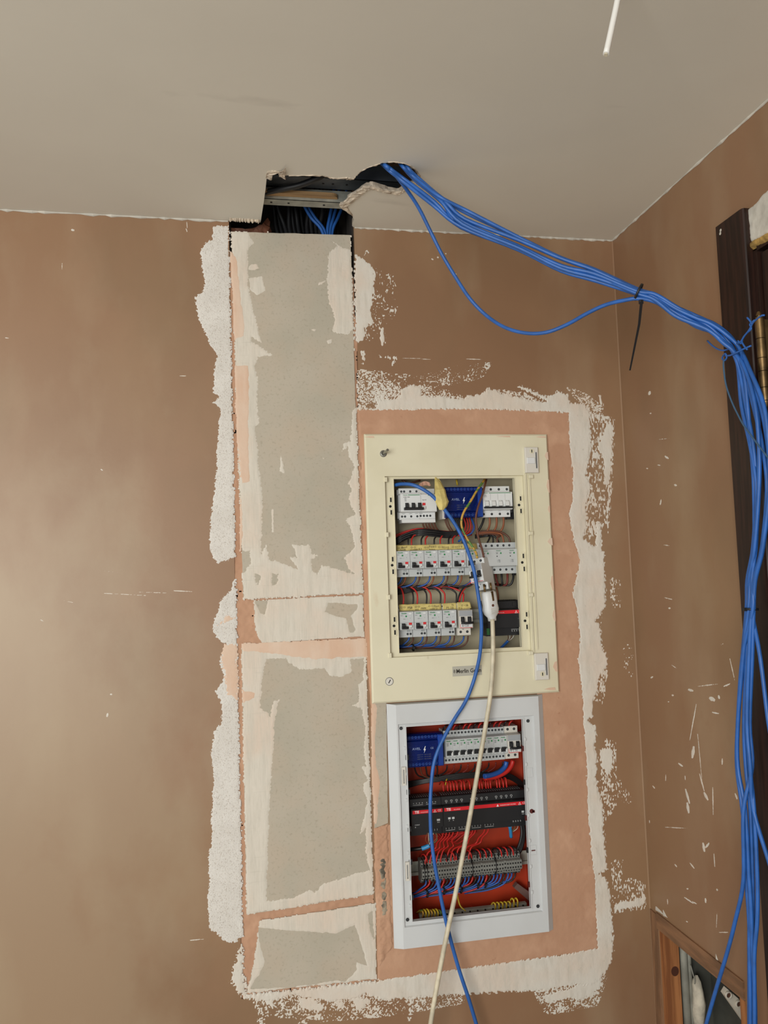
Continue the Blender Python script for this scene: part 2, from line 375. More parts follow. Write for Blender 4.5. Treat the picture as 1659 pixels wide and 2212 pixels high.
# ================================================================== THE SETTING
def holed_wall(name, u0, u1, z0, z1, holes, thick, plane, material):
    us = sorted({u0, u1, *[h[0] for h in holes], *[h[1] for h in holes]}); zs = sorted({z0, z1, *[h[2] for h in holes], *[h[3] for h in holes]})
    pt = (lambda u, d, z: (u, d, z)) if plane == 'W' else (lambda u, d, z: (XR + d, -u, z))
    inh = lambda u, z: any(h[0] < u < h[1] and h[2] < z < h[3] for h in holes)
    b = MB(); nu, nz = len(us) - 1, len(zs) - 1
    open_ = [[inh((us[i] + us[i + 1]) / 2, (zs[j] + zs[j + 1]) / 2) for j in range(nz)] for i in range(nu)]
    for i in range(nu):
        for j in range(nz):
            a, c, e, g = us[i], us[i + 1], zs[j], zs[j + 1]
            if not open_[i][j]:
                b.add([pt(a, 0, e), pt(c, 0, e), pt(c, 0, g), pt(a, 0, g)], [(0, 1, 2, 3)])
                b.add([pt(a, thick, e), pt(c, thick, e), pt(c, thick, g), pt(a, thick, g)], [(3, 2, 1, 0)])
                for (di, dj, p, q) in ((-1, 0, (a, e), (a, g)), (1, 0, (c, g), (c, e)), (0, -1, (c, e), (a, e)), (0, 1, (a, g), (c, g))):
                    ii, jj = i + di, j + dj
                    if ii < 0 or jj < 0 or ii >= nu or jj >= nz or open_[ii][jj]:
                        b.add([pt(p[0], 0, p[1]), pt(q[0], 0, q[1]), pt(q[0], thick, q[1]), pt(p[0], thick, p[1])], [(3, 2, 1, 0)])
    me = bpy.data.meshes.new(name); me.from_pydata(b.v, [], b.f); me.materials.append(material); me.update()
    bm = bmesh.new(); bm.from_mesh(me); bmesh.ops.remove_doubles(bm, verts=bm.verts, dist=1e-6); bmesh.ops.recalc_face_normals(bm, faces=bm.faces); bm.to_mesh(me); bm.free()
    return struct(obj(name, me))
CH = (-.007, .3105, .628, 2.86)        # the chase cut into the back wall
UP = (.340, .790, 1.305, 1.940)        # recess of the cream panel
LP = (.378, .745, .722, 1.262)         # recess of the white panel
wall_back = holed_wall('wall_back', -1.7, XR + .14, -.02, 2.86, [CH, UP, LP], .15, 'W', m_wall)
MB().box(CH[0], CH[1], .125, .148, CH[2], CH[3]).build('chase_back', m_dark, wall_back)
b = MB(); b.box(CH[0] + .0002, CH[0] + .004, .012, .125, CH[2], CH[3]); b.box(CH[1] - .004, CH[1] - .0002, .012, .125, CH[2], CH[3]); b.build('chase_lining', m_dark, wall_back)
NI = (.035, .372, .25, .722)           # opening low in the right wall (u = -y)
DO = (.500, 1.42, -.02, 2.236)          # doorway
wall_right = holed_wall('wall_right', 0.0, 3.2, -.02, 2.86, [NI, DO], .14, 'R', m_wall)
floor = struct(MB().box(-1.7, XR + .14, -3.6, .15, -.06, -.02).build('floor', mat('pale_floor_tiles', (196, 188, 174), .8, var=.15, vscale=5)))
slab = struct(MB().box(-1.7, XR + .14, -3.6, .15, 2.86, 2.95).build('ceiling_slab', mat('concrete_slab', (110, 106, 100), .9, var=.2, vscale=6, bump=.3)))

# ceiling board with the torn hole --------------------------------------------------------------------------
hole_px = [(561, 484), (563, 480), (566, 460), (570, 435), (574, 405), (576, 385), (578, 372), (590, 368), (603, 371), (604, 381), (625, 379), (660, 379), (690, 379), (705, 382), (720, 385),
           (738, 386), (750, 384), (764, 386), (772, 378), (778, 371), (790, 365), (800, 360), (812, 356), (825, 352), (840, 351), (852, 350.5), (866, 352), (880, 356), (893, 363), (903, 372), (908, 382),
           (904, 392), (896, 398), (886, 402), (874, 409), (862, 417), (850, 416), (838, 414), (824, 409), (812, 405), (800, 403), (792, 405), (786, 409), (776, 417), (762, 426), (751, 432), (760, 436),
           (748, 442), (735, 447), (744, 455), (756, 462), (762, 468), (765, 474), (761, 483), (763, 491)]
rr = random.Random(3)
hp = []
for k, q in enumerate(hole_px):
    c = CL(*q); hp.append((c.x, min(c.y, -.0)))
    if k < len(hole_px) - 1 and 6 < k:
        c2 = CL((q[0] + hole_px[k + 1][0]) / 2 + rr.uniform(-1.5, 1.5), (q[1] + hole_px[k + 1][1]) / 2 + rr.uniform(-1.2, 1.2)); hp.append((c2.x, min(c2.y, -.0)))
hp[0] = (hp[0][0], 0.0); hp[-1] = (hp[-1][0], 0.0)
outer = [(-1.7, -3.6), (XR, -3.6), (XR, 0.0)] + hp[::-1] + [(-1.7, 0.0)]
from mathutils.geometry import delaunay_2d_cdt
cv, ce, cf = delaunay_2d_cdt([Vector(q) for q in outer], [], [list(range(len(outer)))], 1, 1e-7)[:3]
bm = bmesh.new()
vs = [bm.verts.new((q.x, q.y, ZC)) for q in cv]
for t in cf: bm.faces.new([vs[i] for i in t])
ex = bmesh.ops.extrude_face_region(bm, geom=list(bm.faces))
for e in ex['geom']:
    if isinstance(e, bmesh.types.BMVert): e.co.z += .0125
bmesh.ops.recalc_face_normals(bm, faces=bm.faces)
me = bpy.data.meshes.new('ceiling'); bm.to_mesh(me); bm.free(); me.materials.append(m_ceil); me.materials.append(m_core)
for p in me.polygons:
    if abs(p.normal.z) < .5: p.material_index = 1
ceiling = struct(obj('ceiling', me))

def strip_mesh(name, pts_a, pts_b, material, parent, thick=.0012, jit=.0012, seed=1, sub=4):
    """ragged ribbon between two 3D lines, with thickness: torn paper and crumbled gypsum"""
    r = random.Random(seed); a = spline(pts_a, sub); b_ = spline(pts_b, sub); n = min(len(a), len(b_)); rows = 4; v = []
    for i in range(n):
        for k in range(rows):
            t = k / (rows - 1); p = a[i].lerp(b_[i], t) + Vector((r.uniform(-1, 1), r.uniform(-1, 1), r.uniform(-1, 1))) * jit * (1 if k else .4); v.append(p)
    f = [(i * rows + k, (i + 1) * rows + k, (i + 1) * rows + k + 1, i * rows + k + 1) for i in range(n - 1) for k in range(rows - 1)]
    me = bpy.data.meshes.new(name); me.from_pydata([tuple(p) for p in v], [], f); me.materials.append(material); me.update()
    o = obj(name, me, parent); s = o.modifiers.new('thickness', 'SOLIDIFY'); s.thickness = thick; s.offset = 0
    return o
# crumbled lips of gypsum along the torn edges
def lip(px_list, w, dz, seed, name='torn_edge'):
    cx, cy = 740, 410
    a = []; b_ = []
    for q in px_list:
        p = CL(*q, ZC - .0004); c = CL(cx, cy, ZC); d = Vector((c.x - p.x, c.y - p.y, 0)).normalized()
        a.append(p - d * .002); b_.append(p + d * w + Vector((0, 0, dz)))
    return strip_mesh(name, a, b_, m_core, ceiling, .003, .0016, seed)
lip([(576, 384), (578, 373), (590, 369), (603, 372), (605, 381)], .012, -.002, 1)
lip([(625, 379), (660, 379), (690, 379), (720, 385), (750, 384)], .004, .002, 2)
lip([(752, 385), (764, 386), (772, 378), (782, 369), (800, 360), (820, 354)], .016, .006, 3)
lip([(838, 351), (852, 350), (870, 353), (885, 358), (900, 370), (907, 382)], .003, .004, 4)
def lip2(px_list, off, seed):
    a = [CL(q[0], q[1], ZC - .0006) for q in px_list]; b_ = [CL(q[0] + o_[0], q[1] + o_[1], ZC + .002) for q, o_ in zip(px_list, off)]
    return strip_mesh('torn_edge', a, b_, m_core, ceiling, .004, .0022, seed)
lip2([(905, 391), (893, 399), (878, 409), (862, 420), (840, 417), (820, 412), (800, 408), (788, 414), (776, 424), (762, 436), (750, 446), (762, 466)],
     [(-2, -5), (-6, -5), (-4, -7), (-3, -7), (0, -7), (0, -7), (-2, -8), (-8, -8), (-12, -6), (-14, -6), (-16, -2), (-6, -6)], 5)
# small paper tab sticking out of the upper left corner
strip_mesh('torn_paper', [CL(599, 371, ZC - .001), CL(610, 369, ZC - .004), CL(618, 361, ZC - .010)], [CL(603, 381, ZC - .001), CL(611, 379, ZC - .002), CL(617, 379, ZC - .002)], m_core, ceiling, .001, .0006, 8)
# crumbled filler line along the join of ceiling and wall
def bead(pa, pb, parent, r0, seed, n=60, material=None):
    r = random.Random(seed); pts = [pa.lerp(pb, i / n) for i in range(n + 1)]
    v = []; f = []
    for i, p in enumerate(pts):
        rad = r0 * r.uniform(.35, 1.3)
        d1 = Vector((0, -1, 0)) if abs(pa.y - pb.y) < .01 else Vector((-1, 0, 0))
        v += [p + Vector((0, 0, rad * .25)), p + d1 * rad * .9 + Vector((0, 0, -.0002)), p + d1 * rad * .5 + Vector((0, 0, -rad * .7)), p + Vector((0, 0, -rad))]
    for i in range(n):
        for k in range(3): f.append((i * 4 + k, i * 4 + k + 1, i * 4 + 5 + k, i * 4 + 4 + k))
    me = bpy.data.meshes.new('filler_bead'); me.from_pydata([tuple(p) for p in v], [], f); me.materials.append(material or m_rawwhite); me.update()
    bm = bmesh.new(); bm.from_mesh(me); bmesh.ops.recalc_face_normals(bm, faces=bm.faces); bm.to_mesh(me); bm.free()
    return obj('filler_bead', me, parent)
bead(Vector((-1.69, -.0005, ZC - .0005)), Vector((-.009, -.0005, ZC - .0005)), ceiling, .0045, 5, 120)
bead(Vector((-.005, -.012, ZC + .001)), Vector((hp[0][0], -.010, ZC + .001)), ceiling, .008, 6, 34, m_core)
bead(Vector((.312, -.0005, ZC - .0005)), Vector((XR, -.0005, ZC - .0005)), ceiling, .0045, 7, 80)
bead(Vector((XR - .0005, 0, ZC - .0005)), Vector((XR - .0005, -3.5, ZC - .0005)), ceiling, .004, 8, 160)

# ---- above the ceiling: channels, stick, cables ------------------------------------------------------------
def channel(name, pA, pB, wy, hz, material, label, rows):
    """metal furring channel along x, flange towards the room below; pA, pB ends of its lower front edge"""
    rt = thing(name, pA, label, 'metal channel'); L_ = (pB - pA).length
    ang = math.atan2(pB.y - pA.y, pB.x - pA.x); rt.rotation_euler = (0, 0, ang)
    b = MB(); b.box(0, L_, 0, wy, 0, .0012); b.box(0, L_, 0, .0012, 0, hz); b.box(0, L_, wy - .0012, wy, 0, hz); b.build('channel_body', material, rt)
    for fx in rows:
        MB().cyl((L_ * fx, wy * .5, .0002), (0, 0, -1), .0028, .0012, 10).build('screw_head', m_darkgrey, rt)
    return rt
zA = ZC + .016
cA0, cA1 = CL(540, 440, zA), CL(800, 457, zA)
cA0.y = cA1.y = (CL(571, 442, zA).y + CL(740, 452, zA).y) / 2
wA = abs(CL(571, 429, zA).y - cA0.y)
cA0.y -= wA; cA1.y = cA0.y
channel('furring_channel', cA0, cA1, wA, .03, m_galv, 'pale grey metal channel above the torn ceiling hole, nearest the wall', (.17, .31, .6))
zB = ZC + .045
yB0, yB1 = CL(700, 384, zB).y, CL(700, 408, zB).y
pB0 = CL(560, 395, zB); pB1 = CL(860, 408, zB); pB0.y = pB1.y = min(yB0, yB1)
channel('furring_channel', pB0, pB1, abs(yB1 - yB0), .04, m_galvd, 'blue-grey metal channel deeper in the torn ceiling hole', (.52, .62, .45))
# wooden stick
s0, s1 = CL(540, 423, zA + .012), CL(728, 430, zA + .012)
s1.y = s0.y = CL(650, 422, zA + .012).y
b = MB(); prof = []; L_ = s1.x - s0.x; hw = .0145
for t in range(9):
    a = -math.pi / 2 + math.pi * t / 8; prof.append((L_ - hw + hw * math.cos(a), hw * math.sin(a)))
prof = [(0, -hw)] + prof + [(0, hw)]
n = len(prof); b.add([(x, y, -.004) for x, y in prof] + [(x, y, .004) for x, y in prof], [tuple(range(n)), tuple(range(2 * n - 1, n - 1, -1))] + [(i, i + n, (i + 1) % n + n, (i + 1) % n) for i in range(n)])
tag(b.build('wooden_stick', m_wood, None, s0), 'round-ended pale wooden stick lying on the channel in the ceiling hole', 'stick')

def wire(name, pts, r, material, label, cat, group=None, n=7, sub=5, parent=None):
    o = MB().tube(pts, r, n, sub).build(name, material, parent)
    if parent is None: tag(o, label, cat, group)
    return o
wire('black_cable', [CL(560, 418, ZC + .03), CL(610, 408, ZC + .025), CL(650, 399, ZC + .028), CL(695, 380, ZC + .04), CL(740, 350, ZC + .08)], .007, m_blackp, 'single thick black cable crossing behind the upper rim of the ceiling hole', 'cable', n=8)
r = random.Random(11)
for i in range(15):
    x0 = 596 + i * 9.5; d = r.uniform(.045, .105)
    wire('black_cable', [W(x0 + r.uniform(-14, 2) - (7 - i) * 1.5, 400, d), W(x0 + r.uniform(-10, 4) - (7 - i) * 1.0, 450, d), W(x0, 490, d + .004), W(x0 + (7 - i) * .8 + 6, 540, d - .005), W(x0 + (7 - i) * 1.5 + 6, 640, .03 + r.uniform(.02, .06))], r.uniform(.0042, .0062), m_blackp,
         'black cable dropping into the wall behind the tall board', 'cable', 'black cables dropping into the chase')
for i, (a, c, e) in enumerate([(655, 672, 698), (662, 680, 703), (718, 712, 707), (728, 720, 712), (742, 730, 717)]):
    wire('blue_cable', [W(a - (c - a) * .6, 410, .036 + .003 * i), W(a, 440, .036 + .003 * i), W(c, 470, .034 + .003 * i), W(e, 505, .03 + .003 * i), W(e + 4, 580, .03 + .003 * i)], .0043, m_blue,
         ['leftmost blue cable dropping behind the tall board', 'blue cable close beside the leftmost one dropping behind the tall board', 'middle blue cable of five dropping behind the tall board', 'second blue cable from the right dropping behind the tall board', 'rightmost blue cable of five dropping behind the tall board'][i], 'cable', 'blue cables dropping into the chase')
b = MB()
# crumpled brown wrapping at the left end of the opening
q0, q1 = W(490, 480, .03), W(582, 502, .03)
strip_mesh('crumpled_wrap', [W(500, 492, .02), W(530, 494, .022), W(560, 488, .03), (W(578, 470, .03))], [W(500, 515, .03), W(530, 515, .035), W(568, 512, .03), W(586, 500, .05)], m_plastwrap, wall_back, .001, .004, 4)

# ================================================================== plasterboard pieces in the chase and plaster on the wall
def board(pxs, label, y0=-.001, y1=.0095, name='plasterboard_piece', seed=0):
    r = random.Random(seed); prof = []
    pts = [(W(*q).x, W(*q).z) for q in pxs]
    for i, p in enumerate(pts):
        q = pts[(i + 1) % len(pts)]; n = max(2, int(math.hypot(q[0] - p[0], q[1] - p[1]) / .02))
        for k in range(n): prof.append((p[0] + (q[0] - p[0]) * k / n + r.uniform(-.0007, .0007), p[1] + (q[1] - p[1]) * k / n + r.uniform(-.0007, .0007)))
    cv, ce, cf = delaunay_2d_cdt([Vector(q) for q in prof], [], [list(range(len(prof)))], 1, 1e-7)[:3]
    N = len(cv); b = MB(); b.add([(q.x, y0, q.y) for q in cv] + [(q.x, y1, q.y) for q in cv], [tuple(t) for t in cf] + [tuple(i + N for i in reversed(t)) for t in cf])
    b.f += [(i, (i + 1) % len(prof), (i + 1) % len(prof) + N, i + N) for i in range(len(prof))]; b.sm += [False] * len(prof)
    o = b.build('board_face', m_board, None)
    o.name = name
    return tag(o, label, 'plasterboard', 'plasterboard pieces closing the wall chase')
b1 = board([(500, 501), (757, 508), (768, 880), (783, 1281), (526, 1294), (512, 900)], 'tall grey plasterboard piece under the ceiling hole', seed=1)
b2 = board([(548, 1298), (783, 1286), (786, 1374), (566, 1388), (552, 1360)], 'small pale plasterboard strip below the tall grey board', seed=2)
b3 = board([(522, 1398), (790, 1418), (806, 1931), (533, 1975)], 'large grey plasterboard piece left of the white panel', seed=3)
b4 = board([(561, 1990), (811, 1951), (812, 2113), (533, 2144), (548, 2090)], 'lowest plasterboard piece with slanted left edge', seed=4)
b5 = board([(804, 1519), (834, 1518), (838, 1778), (809, 1789)], 'narrow grey plasterboard sliver beside the white panel frame', y0=-.0016, y1=-.0002, seed=5)

# salmon plaster bedding the boards (recessed in the joints) and around the two panels
V1 = lambda y: 495 + (y - 496) * .0198
V2 = lambda y: 763.5 + (y - 500) * .0298
patch('plaster_fill', wall_back, [[(V1(545) - 7, 545), (V1(2146) - 7, 2156), (V2(2116) + 7, 2128), (V2(900) + 7, 900), (V2(880) - 2.5, 880), (V2(760) - 2.5, 760), (V2(755) + 6, 750), (V2(690) + 6, 690), (V2(680) - 3, 680), (V2(600) - 3, 600), (730, 600), (520, 600)]], m_pink, base=.0035, t=.0012, rough=.0022, res=.003, a1=.002, seed=3, soft=.003)
pink_out = [(772, 884), (900, 884), (1013, 882.6), (1150, 886), (1230, 891), (1233, 980), (1239, 1019), (1239, 1079), (1230, 1109), (1241, 1168), (1255, 1210), (1246, 1250), (1239, 1279), (1250, 1330), (1255, 1377), (1250, 1431),
            (1258, 1482), (1262, 1560), (1269, 1645), (1271, 1745), (1279, 1844), (1287, 1897), (1289, 1976), (1293, 2049), (1220, 2062), (1150, 2072), (1020, 2090), (900, 2108), (816, 2119), (812, 1960), (806, 1700), (800, 1510), (790, 1400), (780, 1000)]
patch('plaster_surround', wall_back, [pink_out], m_pink, sub=[[(792, 945), (1174, 946), (1197, 1488), (806, 1512)], [(806, 1500), (842, 1500), (850, 1780), (812, 1792)], [(842, 1512), (1160, 1496), (1186, 2000), (858, 2038)]], t=.0011, rough=.0005, a1=.0016, a2=.0006, seed=9)
# deep rough groove left of the white panel
patch('plaster_groove', wall_back, [[(808, 1790), (838, 1780), (850, 2046), (818, 2090)]], m_pink, base=-.0005, t=.003, rough=.003, res=.0018, a1=.003, w1=.012, a2=.003, seed=21, soft=.006)
patch('bare_concrete', wall_back, [[(820, 1850), (833, 1850), (836, 1980), (824, 1984)]], mat('grey_concrete', (160, 148, 128), .95, var=.45, vscale=60, bump=.8), base=-.0025, t=.002, rough=.002, res=.0018, a1=.004, w1=.012, a2=.003, w2=.004, seed=22, soft=.004)

# white stippled filler along the left of the chase
left1 = [(459, 488), (457, 518), (441, 527), (433, 543), (437, 576), (443, 610), (439, 629), (421, 643), (425, 671), (433, 698), (446, 726), (457, 751), (471, 768), (464, 784), (462, 820), (460, 848), (476, 856), (461, 870), (476, 884), (473, 904), (471, 948),
         (467, 972), (469, 1006), (463, 1064), (455, 1122), (452, 1163), (456, 1201), (470, 1216), (487, 1213), (507, 1204), (V1(1204) - 1, 1200), (V1(900) - 1, 900), (V1(600) - 1, 600), (V1(488) - 1, 488)]
left2 = [(510, 1242), (497, 1276), (475, 1298), (472, 1317), (460, 1341), (460, 1365), (473, 1382), (487, 1392), (486, 1397), (473, 1427), (482, 1455), (481, 1474), (464, 1494), (477, 1513), (480, 1557), (462, 1582), (455, 1627), (461, 1685), (457, 1768), (456, 1824), (449, 1857),
         (453, 1899), (448, 1956), (453, 2005), (475, 2023), (489, 2037), (510, 2034), (524, 2021), (V1(2000) - 1, 2000), (V1(1600) - 1, 1600), (V1(1242) - 1, 1242)]
patch('stippled_filler', wall_back, [left1, left2], m_stip, t=.0008, res=.0016, a1=.0022, w1=.012, a2=.0014, w2=.0035, sp=.004, spw=.006, rough=.0004, seed=31)
patch('stippled_filler', wall_back, [[(521, 2042), (510, 2072), (497, 2118), (516, 2147), (540, 2160), (531, 2146), (524, 2080)]], m_white, t=.0008, sp=.009, spw=.012, a1=.004, a2=.003, seed=33)
patch('pink_smear', wall_back, [[(488, 1330), (470, 1352), (V1(1330) - 2, 1335)], [(486, 1392), (478, 1428), (486, 1460), (490, 1500), (V1(1510) - 2, 1514), (V1(1392) - 2, 1392)]], m_pinkskim, base=-.0006, t=.0007, a1=.003, a2=.002, sp=.004, seed=35)
# right of the tall board
patch('white_smear', wall_back, [[(767, 551), (788, 560), (803, 574), (811, 598), (808, 626), (802, 671), (807, 698), (791, 704), (788, 732), (775, 740), (770, 735), (767, 650)], [(819, 707), (829, 708), (832, 738), (826, 749), (821, 730)], [(781, 757), (787, 758), (788, 775), (783, 786)],
        [(782, 553), (793, 541), (796, 545), (786, 556)], [(819, 769), (857, 772), (858, 776), (820, 774)], [(823, 803), (828, 805), (827, 860), (822, 860)], [(845, 778), (853, 778), (854, 788), (846, 788)]],
      m_white, t=.0007, sp=.006, spw=.007, a1=.002, a2=.002, st=(1, .45), seed=41)
patch('dry_brush_flecks', wall_back, [[(806, 580), (850, 600), (858, 660), (840, 700), (806, 700)], [(790, 700), (815, 700), (812, 725), (792, 735)]], m_white, t=.0005, density=.36, st=(1, .6), seed=43)
patch('dry_brush_flecks', wall_back, [[(778, 800), (900, 815), (1000, 790), (1060, 785), (1040, 815), (920, 840), (870, 870), (778, 880)]], m_white, t=.0005, density=.38, seed=44)
patch('dry_brush_flecks', wall_back, [[(775, 800), (830, 815), (870, 850), (880, 880), (775, 882)]], m_white, t=.0005, density=.47, seed=45)
patch('dry_brush_flecks', wall_back, [[(905, 836), (960, 845), (1000, 858), (1000, 868), (905, 866)], [(1070, 842), (1130, 850), (1160, 866), (1080, 862)], [(1225, 838), (1260, 850), (1300, 880), (1300, 910), (1268, 884)]], m_white, t=.0005, density=.5, seed=46)
# band over and right of the salmon surround
out_b = [(776, 884), (812, 880), (814, 863), (861, 860), (868, 842), (886, 831), (908, 834), (912, 854), (962, 856), (999, 862), (1009, 856), (1042, 851), (1053, 838), (1074, 845), (1107, 856), (1154, 865), (1179, 867), (1154, 852), (1118, 836), (1128, 834), (1143, 840), (1183, 857), (1205, 845), (1226, 851), (1230, 869),
         (1264, 873), (1275, 891), (1273, 909), (1275, 927), (1279, 959), (1272, 989), (1267, 1025), (1278, 1049), (1267, 1079), (1269, 1138), (1261, 1162), (1285, 1180), (1287, 1127), (1300, 1130), (1300, 1189), (1306, 1192), (1306, 1222), (1309, 1273), (1308, 1309), (1288, 1341), (1299, 1362), (1300, 1395), (1312, 1419), (1314, 1437), (1292, 1467), (1292, 1490),
         (1279, 1523), (1281, 1546), (1272, 1556), (1286, 1566), (1289, 1592), (1284, 1612), (1291, 1635), (1287, 1692), (1296, 1712), (1302, 1738), (1304, 1778), (1307, 1827), (1312, 1877), (1296, 1887), (1312, 1902), (1319, 1943), (1322, 1976), (1325, 2026), (1324, 2069), (1312, 2095), (1286, 2128), (1240, 2128), (1180, 2140), (1120, 2142), (1000, 2148), (894, 2156), (831, 2161), (790, 2147), (760, 2160), (709, 2165), (666, 2155), (634, 2150), (576, 2165), (535, 2156),
         (531, 2149), (600, 2143), (700, 2131), (816, 2119)]
in_b = [(812, 2117), (900, 2105), (1020, 2088), (1150, 2070), (1220, 2060), (1289, 2047), (1286, 1976), (1284, 1897), (1276, 1844), (1268, 1745), (1266, 1645), (1259, 1560), (1255, 1482), (1247, 1431), (1252, 1377), (1247, 1330), (1236, 1279), (1243, 1250), (1252, 1210), (1238, 1168), (1227, 1109), (1236, 1079), (1236, 1019), (1230, 980), (1227, 893), (1150, 888), (1013, 884.5), (900, 886), (776, 887)]
patch('white_band', wall_back, [out_b + in_b], m_white, t=.0015, a1=.0022, w1=.015, a2=.0016, w2=.0045, sp=.0055, spw=.007, rough=.0004, st=(1, .6), seed=51, res=.0015)
patch('white_smear', wall_back, [[(1288, 945), (1296, 950), (1318, 905), (1324, 918), (1322, 1005), (1316, 1045), (1306, 1048), (1302, 990), (1292, 970)], [(1312, 1072), (1318, 1075), (1313, 1150), (1309, 1130)], [(1280, 975), (1296, 978), (1294, 990), (1281, 990)],
        [(1296, 1620), (1318, 1612), (1326, 1640), (1322, 1665), (1310, 1677), (1300, 1655)], [(1330, 1950), (1394, 1940), (1394, 1955), (1340, 1966), (1328, 1970)], [(1294, 855), (1298, 856), (1302, 875), (1296, 874)], [(1281, 876), (1290, 874), (1292, 886), (1284, 888)]],
      m_white, t=.0006, sp=.007, spw=.008, a1=.003, a2=.003, st=(1.2, .4), seed=55)
patch('dry_brush_flecks', wall_back, [[(1268, 890), (1300, 900), (1326, 905), (1320, 1060), (1290, 1170), (1268, 1160), (1270, 1000)], [(1268, 1300), (1300, 1320), (1290, 1380), (1270, 1370)]], m_white, t=.0005, density=.46, st=(1, .4), seed=56)
patch('dry_brush_flecks', wall_back, [[(1320, 1250), (1338, 1255), (1338, 1310), (1322, 1310)], [(1350, 1390), (1366, 1400), (1362, 1460), (1350, 1440)], [(1286, 1440), (1310, 1450), (1300, 1520), (1284, 1510)], [(1290, 1690), (1340, 1690), (1365, 1730), (1330, 1740), (1300, 1780)], [(1322, 1860), (1345, 1860), (1340, 1900), (1324, 1900)], [(1324, 1900), (1390, 1900), (1394, 1960), (1324, 1970)], [(1310, 1600), (1328, 1606), (1330, 1680), (1300, 1680)]],
      m_white, t=.0005, density=.41, st=(1, .5), seed=57)
# loose smears under the lowest board
patch('white_smear', wall_back, [[(1183, 2171), (1170, 2152), (1240, 2130), (1300, 2100), (1302, 2120), (1282, 2150), (1256, 2162), (1226, 2158)], [(1240, 2160), (1275, 2172), (1270, 2178), (1244, 2168)], [(563, 2150), (598, 2150), (590, 2178), (576, 2173)], [(640, 2150), (680, 2158), (715, 2176), (690, 2190), (650, 2178)], [(728, 2160), (742, 2162), (744, 2180), (734, 2184), (724, 2178)], [(756, 2150), (800, 2160), (786, 2182), (770, 2180)], [(616, 2182), (630, 2182), (628, 2194), (618, 2194)], [(660, 2192), (690, 2186), (694, 2200), (668, 2202)], [(884, 2154), (893, 2156), (890, 2200), (884, 2204)], [(556, 2206), (566, 2202), (570, 2212), (560, 2214)], [(644, 2206), (660, 2204), (664, 2214), (646, 2214)]],
      m_white, t=.0007, sp=.008, spw=.01, a1=.004, a2=.003, seed=61)
patch('dry_brush_flecks', wall_back, [[(540, 2150), (900, 2150), (1000, 2145), (1000, 2165), (860, 2190), (700, 2205), (560, 2190)], [(1150, 2130), (1310, 2110), (1290, 2170), (1180, 2190)]], m_white, t=.0005, density=.43, seed=62)
# little marks over the brown paint
r = random.Random(5)
flk = []
for (cx, cy, L_, w_, a) in [(404, 486, 14, 2, 1.5), (403, 497, 8, 2, 1.2), (157, 497, 7, 5, .2), (15, 730, 8, 2, .1), (134, 575, 14, 1.2, 1.6), (220, 1015, 6, 3, .6), (395, 812, 14, 1.5, 0), (395, 1277, 40, 2.2, .04), (330, 1280, 60, 1.2, .03), (270, 1284, 90, 1.4, .05), (150, 1300, 24, 1.4, .2), (240, 1235, 30, 1, .1), (232, 1545, 4, 10, .3), (240, 1500, 5, 4, 0), (425, 2030, 30, 2, -.1), (90, 1340, 10, 2, .5), (934, 560, 5, 3, .4), (946, 556, 4, 4, .3), (984, 592, 4, 3, .2), (963, 548, 3, 3, 0), (1024, 776, 34, 1.6, .03), (932, 824, 24, 2, .02), (890, 774, 44, 1.2, .02), (920, 776, 20, 1.4, .05)]:
    c, s_ = math.cos(a), math.sin(a); flk.append([(cx + x * c - y * s_, cy + x * s_ + y * c) for x, y in ((-L_ / 2, -w_ / 3), (0, -w_ / 2), (L_ / 2, -w_ / 4), (L_ / 2, w_ / 3), (0, w_ / 2), (-L_ / 2, w_ / 4))])
for q in flk:
    patch('paint_nick', wall_back, [q], m_white, t=.0004, res=.0012, a1=.0004, a2=.0006, w2=.003, soft=.0015, marg=.002, seed=int(q[0][0]))

# pale skim on the boards ---------------------------------------------------------------------------------
g1 = [[(540, 500), (700, 500), (757, 506), (757, 538), (742, 536), (719, 522), (728, 532), (710, 546), (706, 604), (710, 648), (723, 687), (719, 718), (752, 722), (763, 712), (775, 880), (760, 887), (760, 905), (757, 952), (743, 958), (738, 977), (752, 963), (753, 984), (766, 1008), (752, 1045), (760, 1057), (752, 1078), (767, 1112), (745, 1124), (757, 1136), (762, 1160), (766, 1180), (757, 1192), (743, 1204), (752, 1230), (767, 1240),
       (709, 1223), (695, 1221), (685, 1240), (675, 1237), (673, 1208), (687, 1199), (673, 1197), (669, 1177), (630, 1177), (642, 1204), (627, 1204), (642, 1228), (594, 1211), (583, 1211), (574, 1177), (564, 1201), (564, 1177), (567, 1093), (566, 1064), (558, 1006), (557, 963), (549, 924), (559, 914), (555, 876), (557, 818), (551, 793), (556, 771), (591, 768), (544, 738), (544, 728), (565, 742), (555, 698), (544, 662), (536, 615), (536, 540), (547, 526), (538, 507)],
      [(521, 1190), (540, 1190), (541, 1215), (528, 1238), (521, 1240)], [(588, 1240), (602, 1240), (596, 1262), (588, 1266)], [(552, 1240), (562, 1246), (558, 1262), (551, 1258)]]
patch('pale_skim', b1, [[(500, 501), (757, 507), (768, 880), (784, 1281), (526, 1294), (512, 900)]], m_skim, sub=g1, base=-.001, t=.0007, a1=.0022, w1=.014, a2=.0014, w2=.0045, sp=.003, spw=.005, rough=.0003, seed=71)
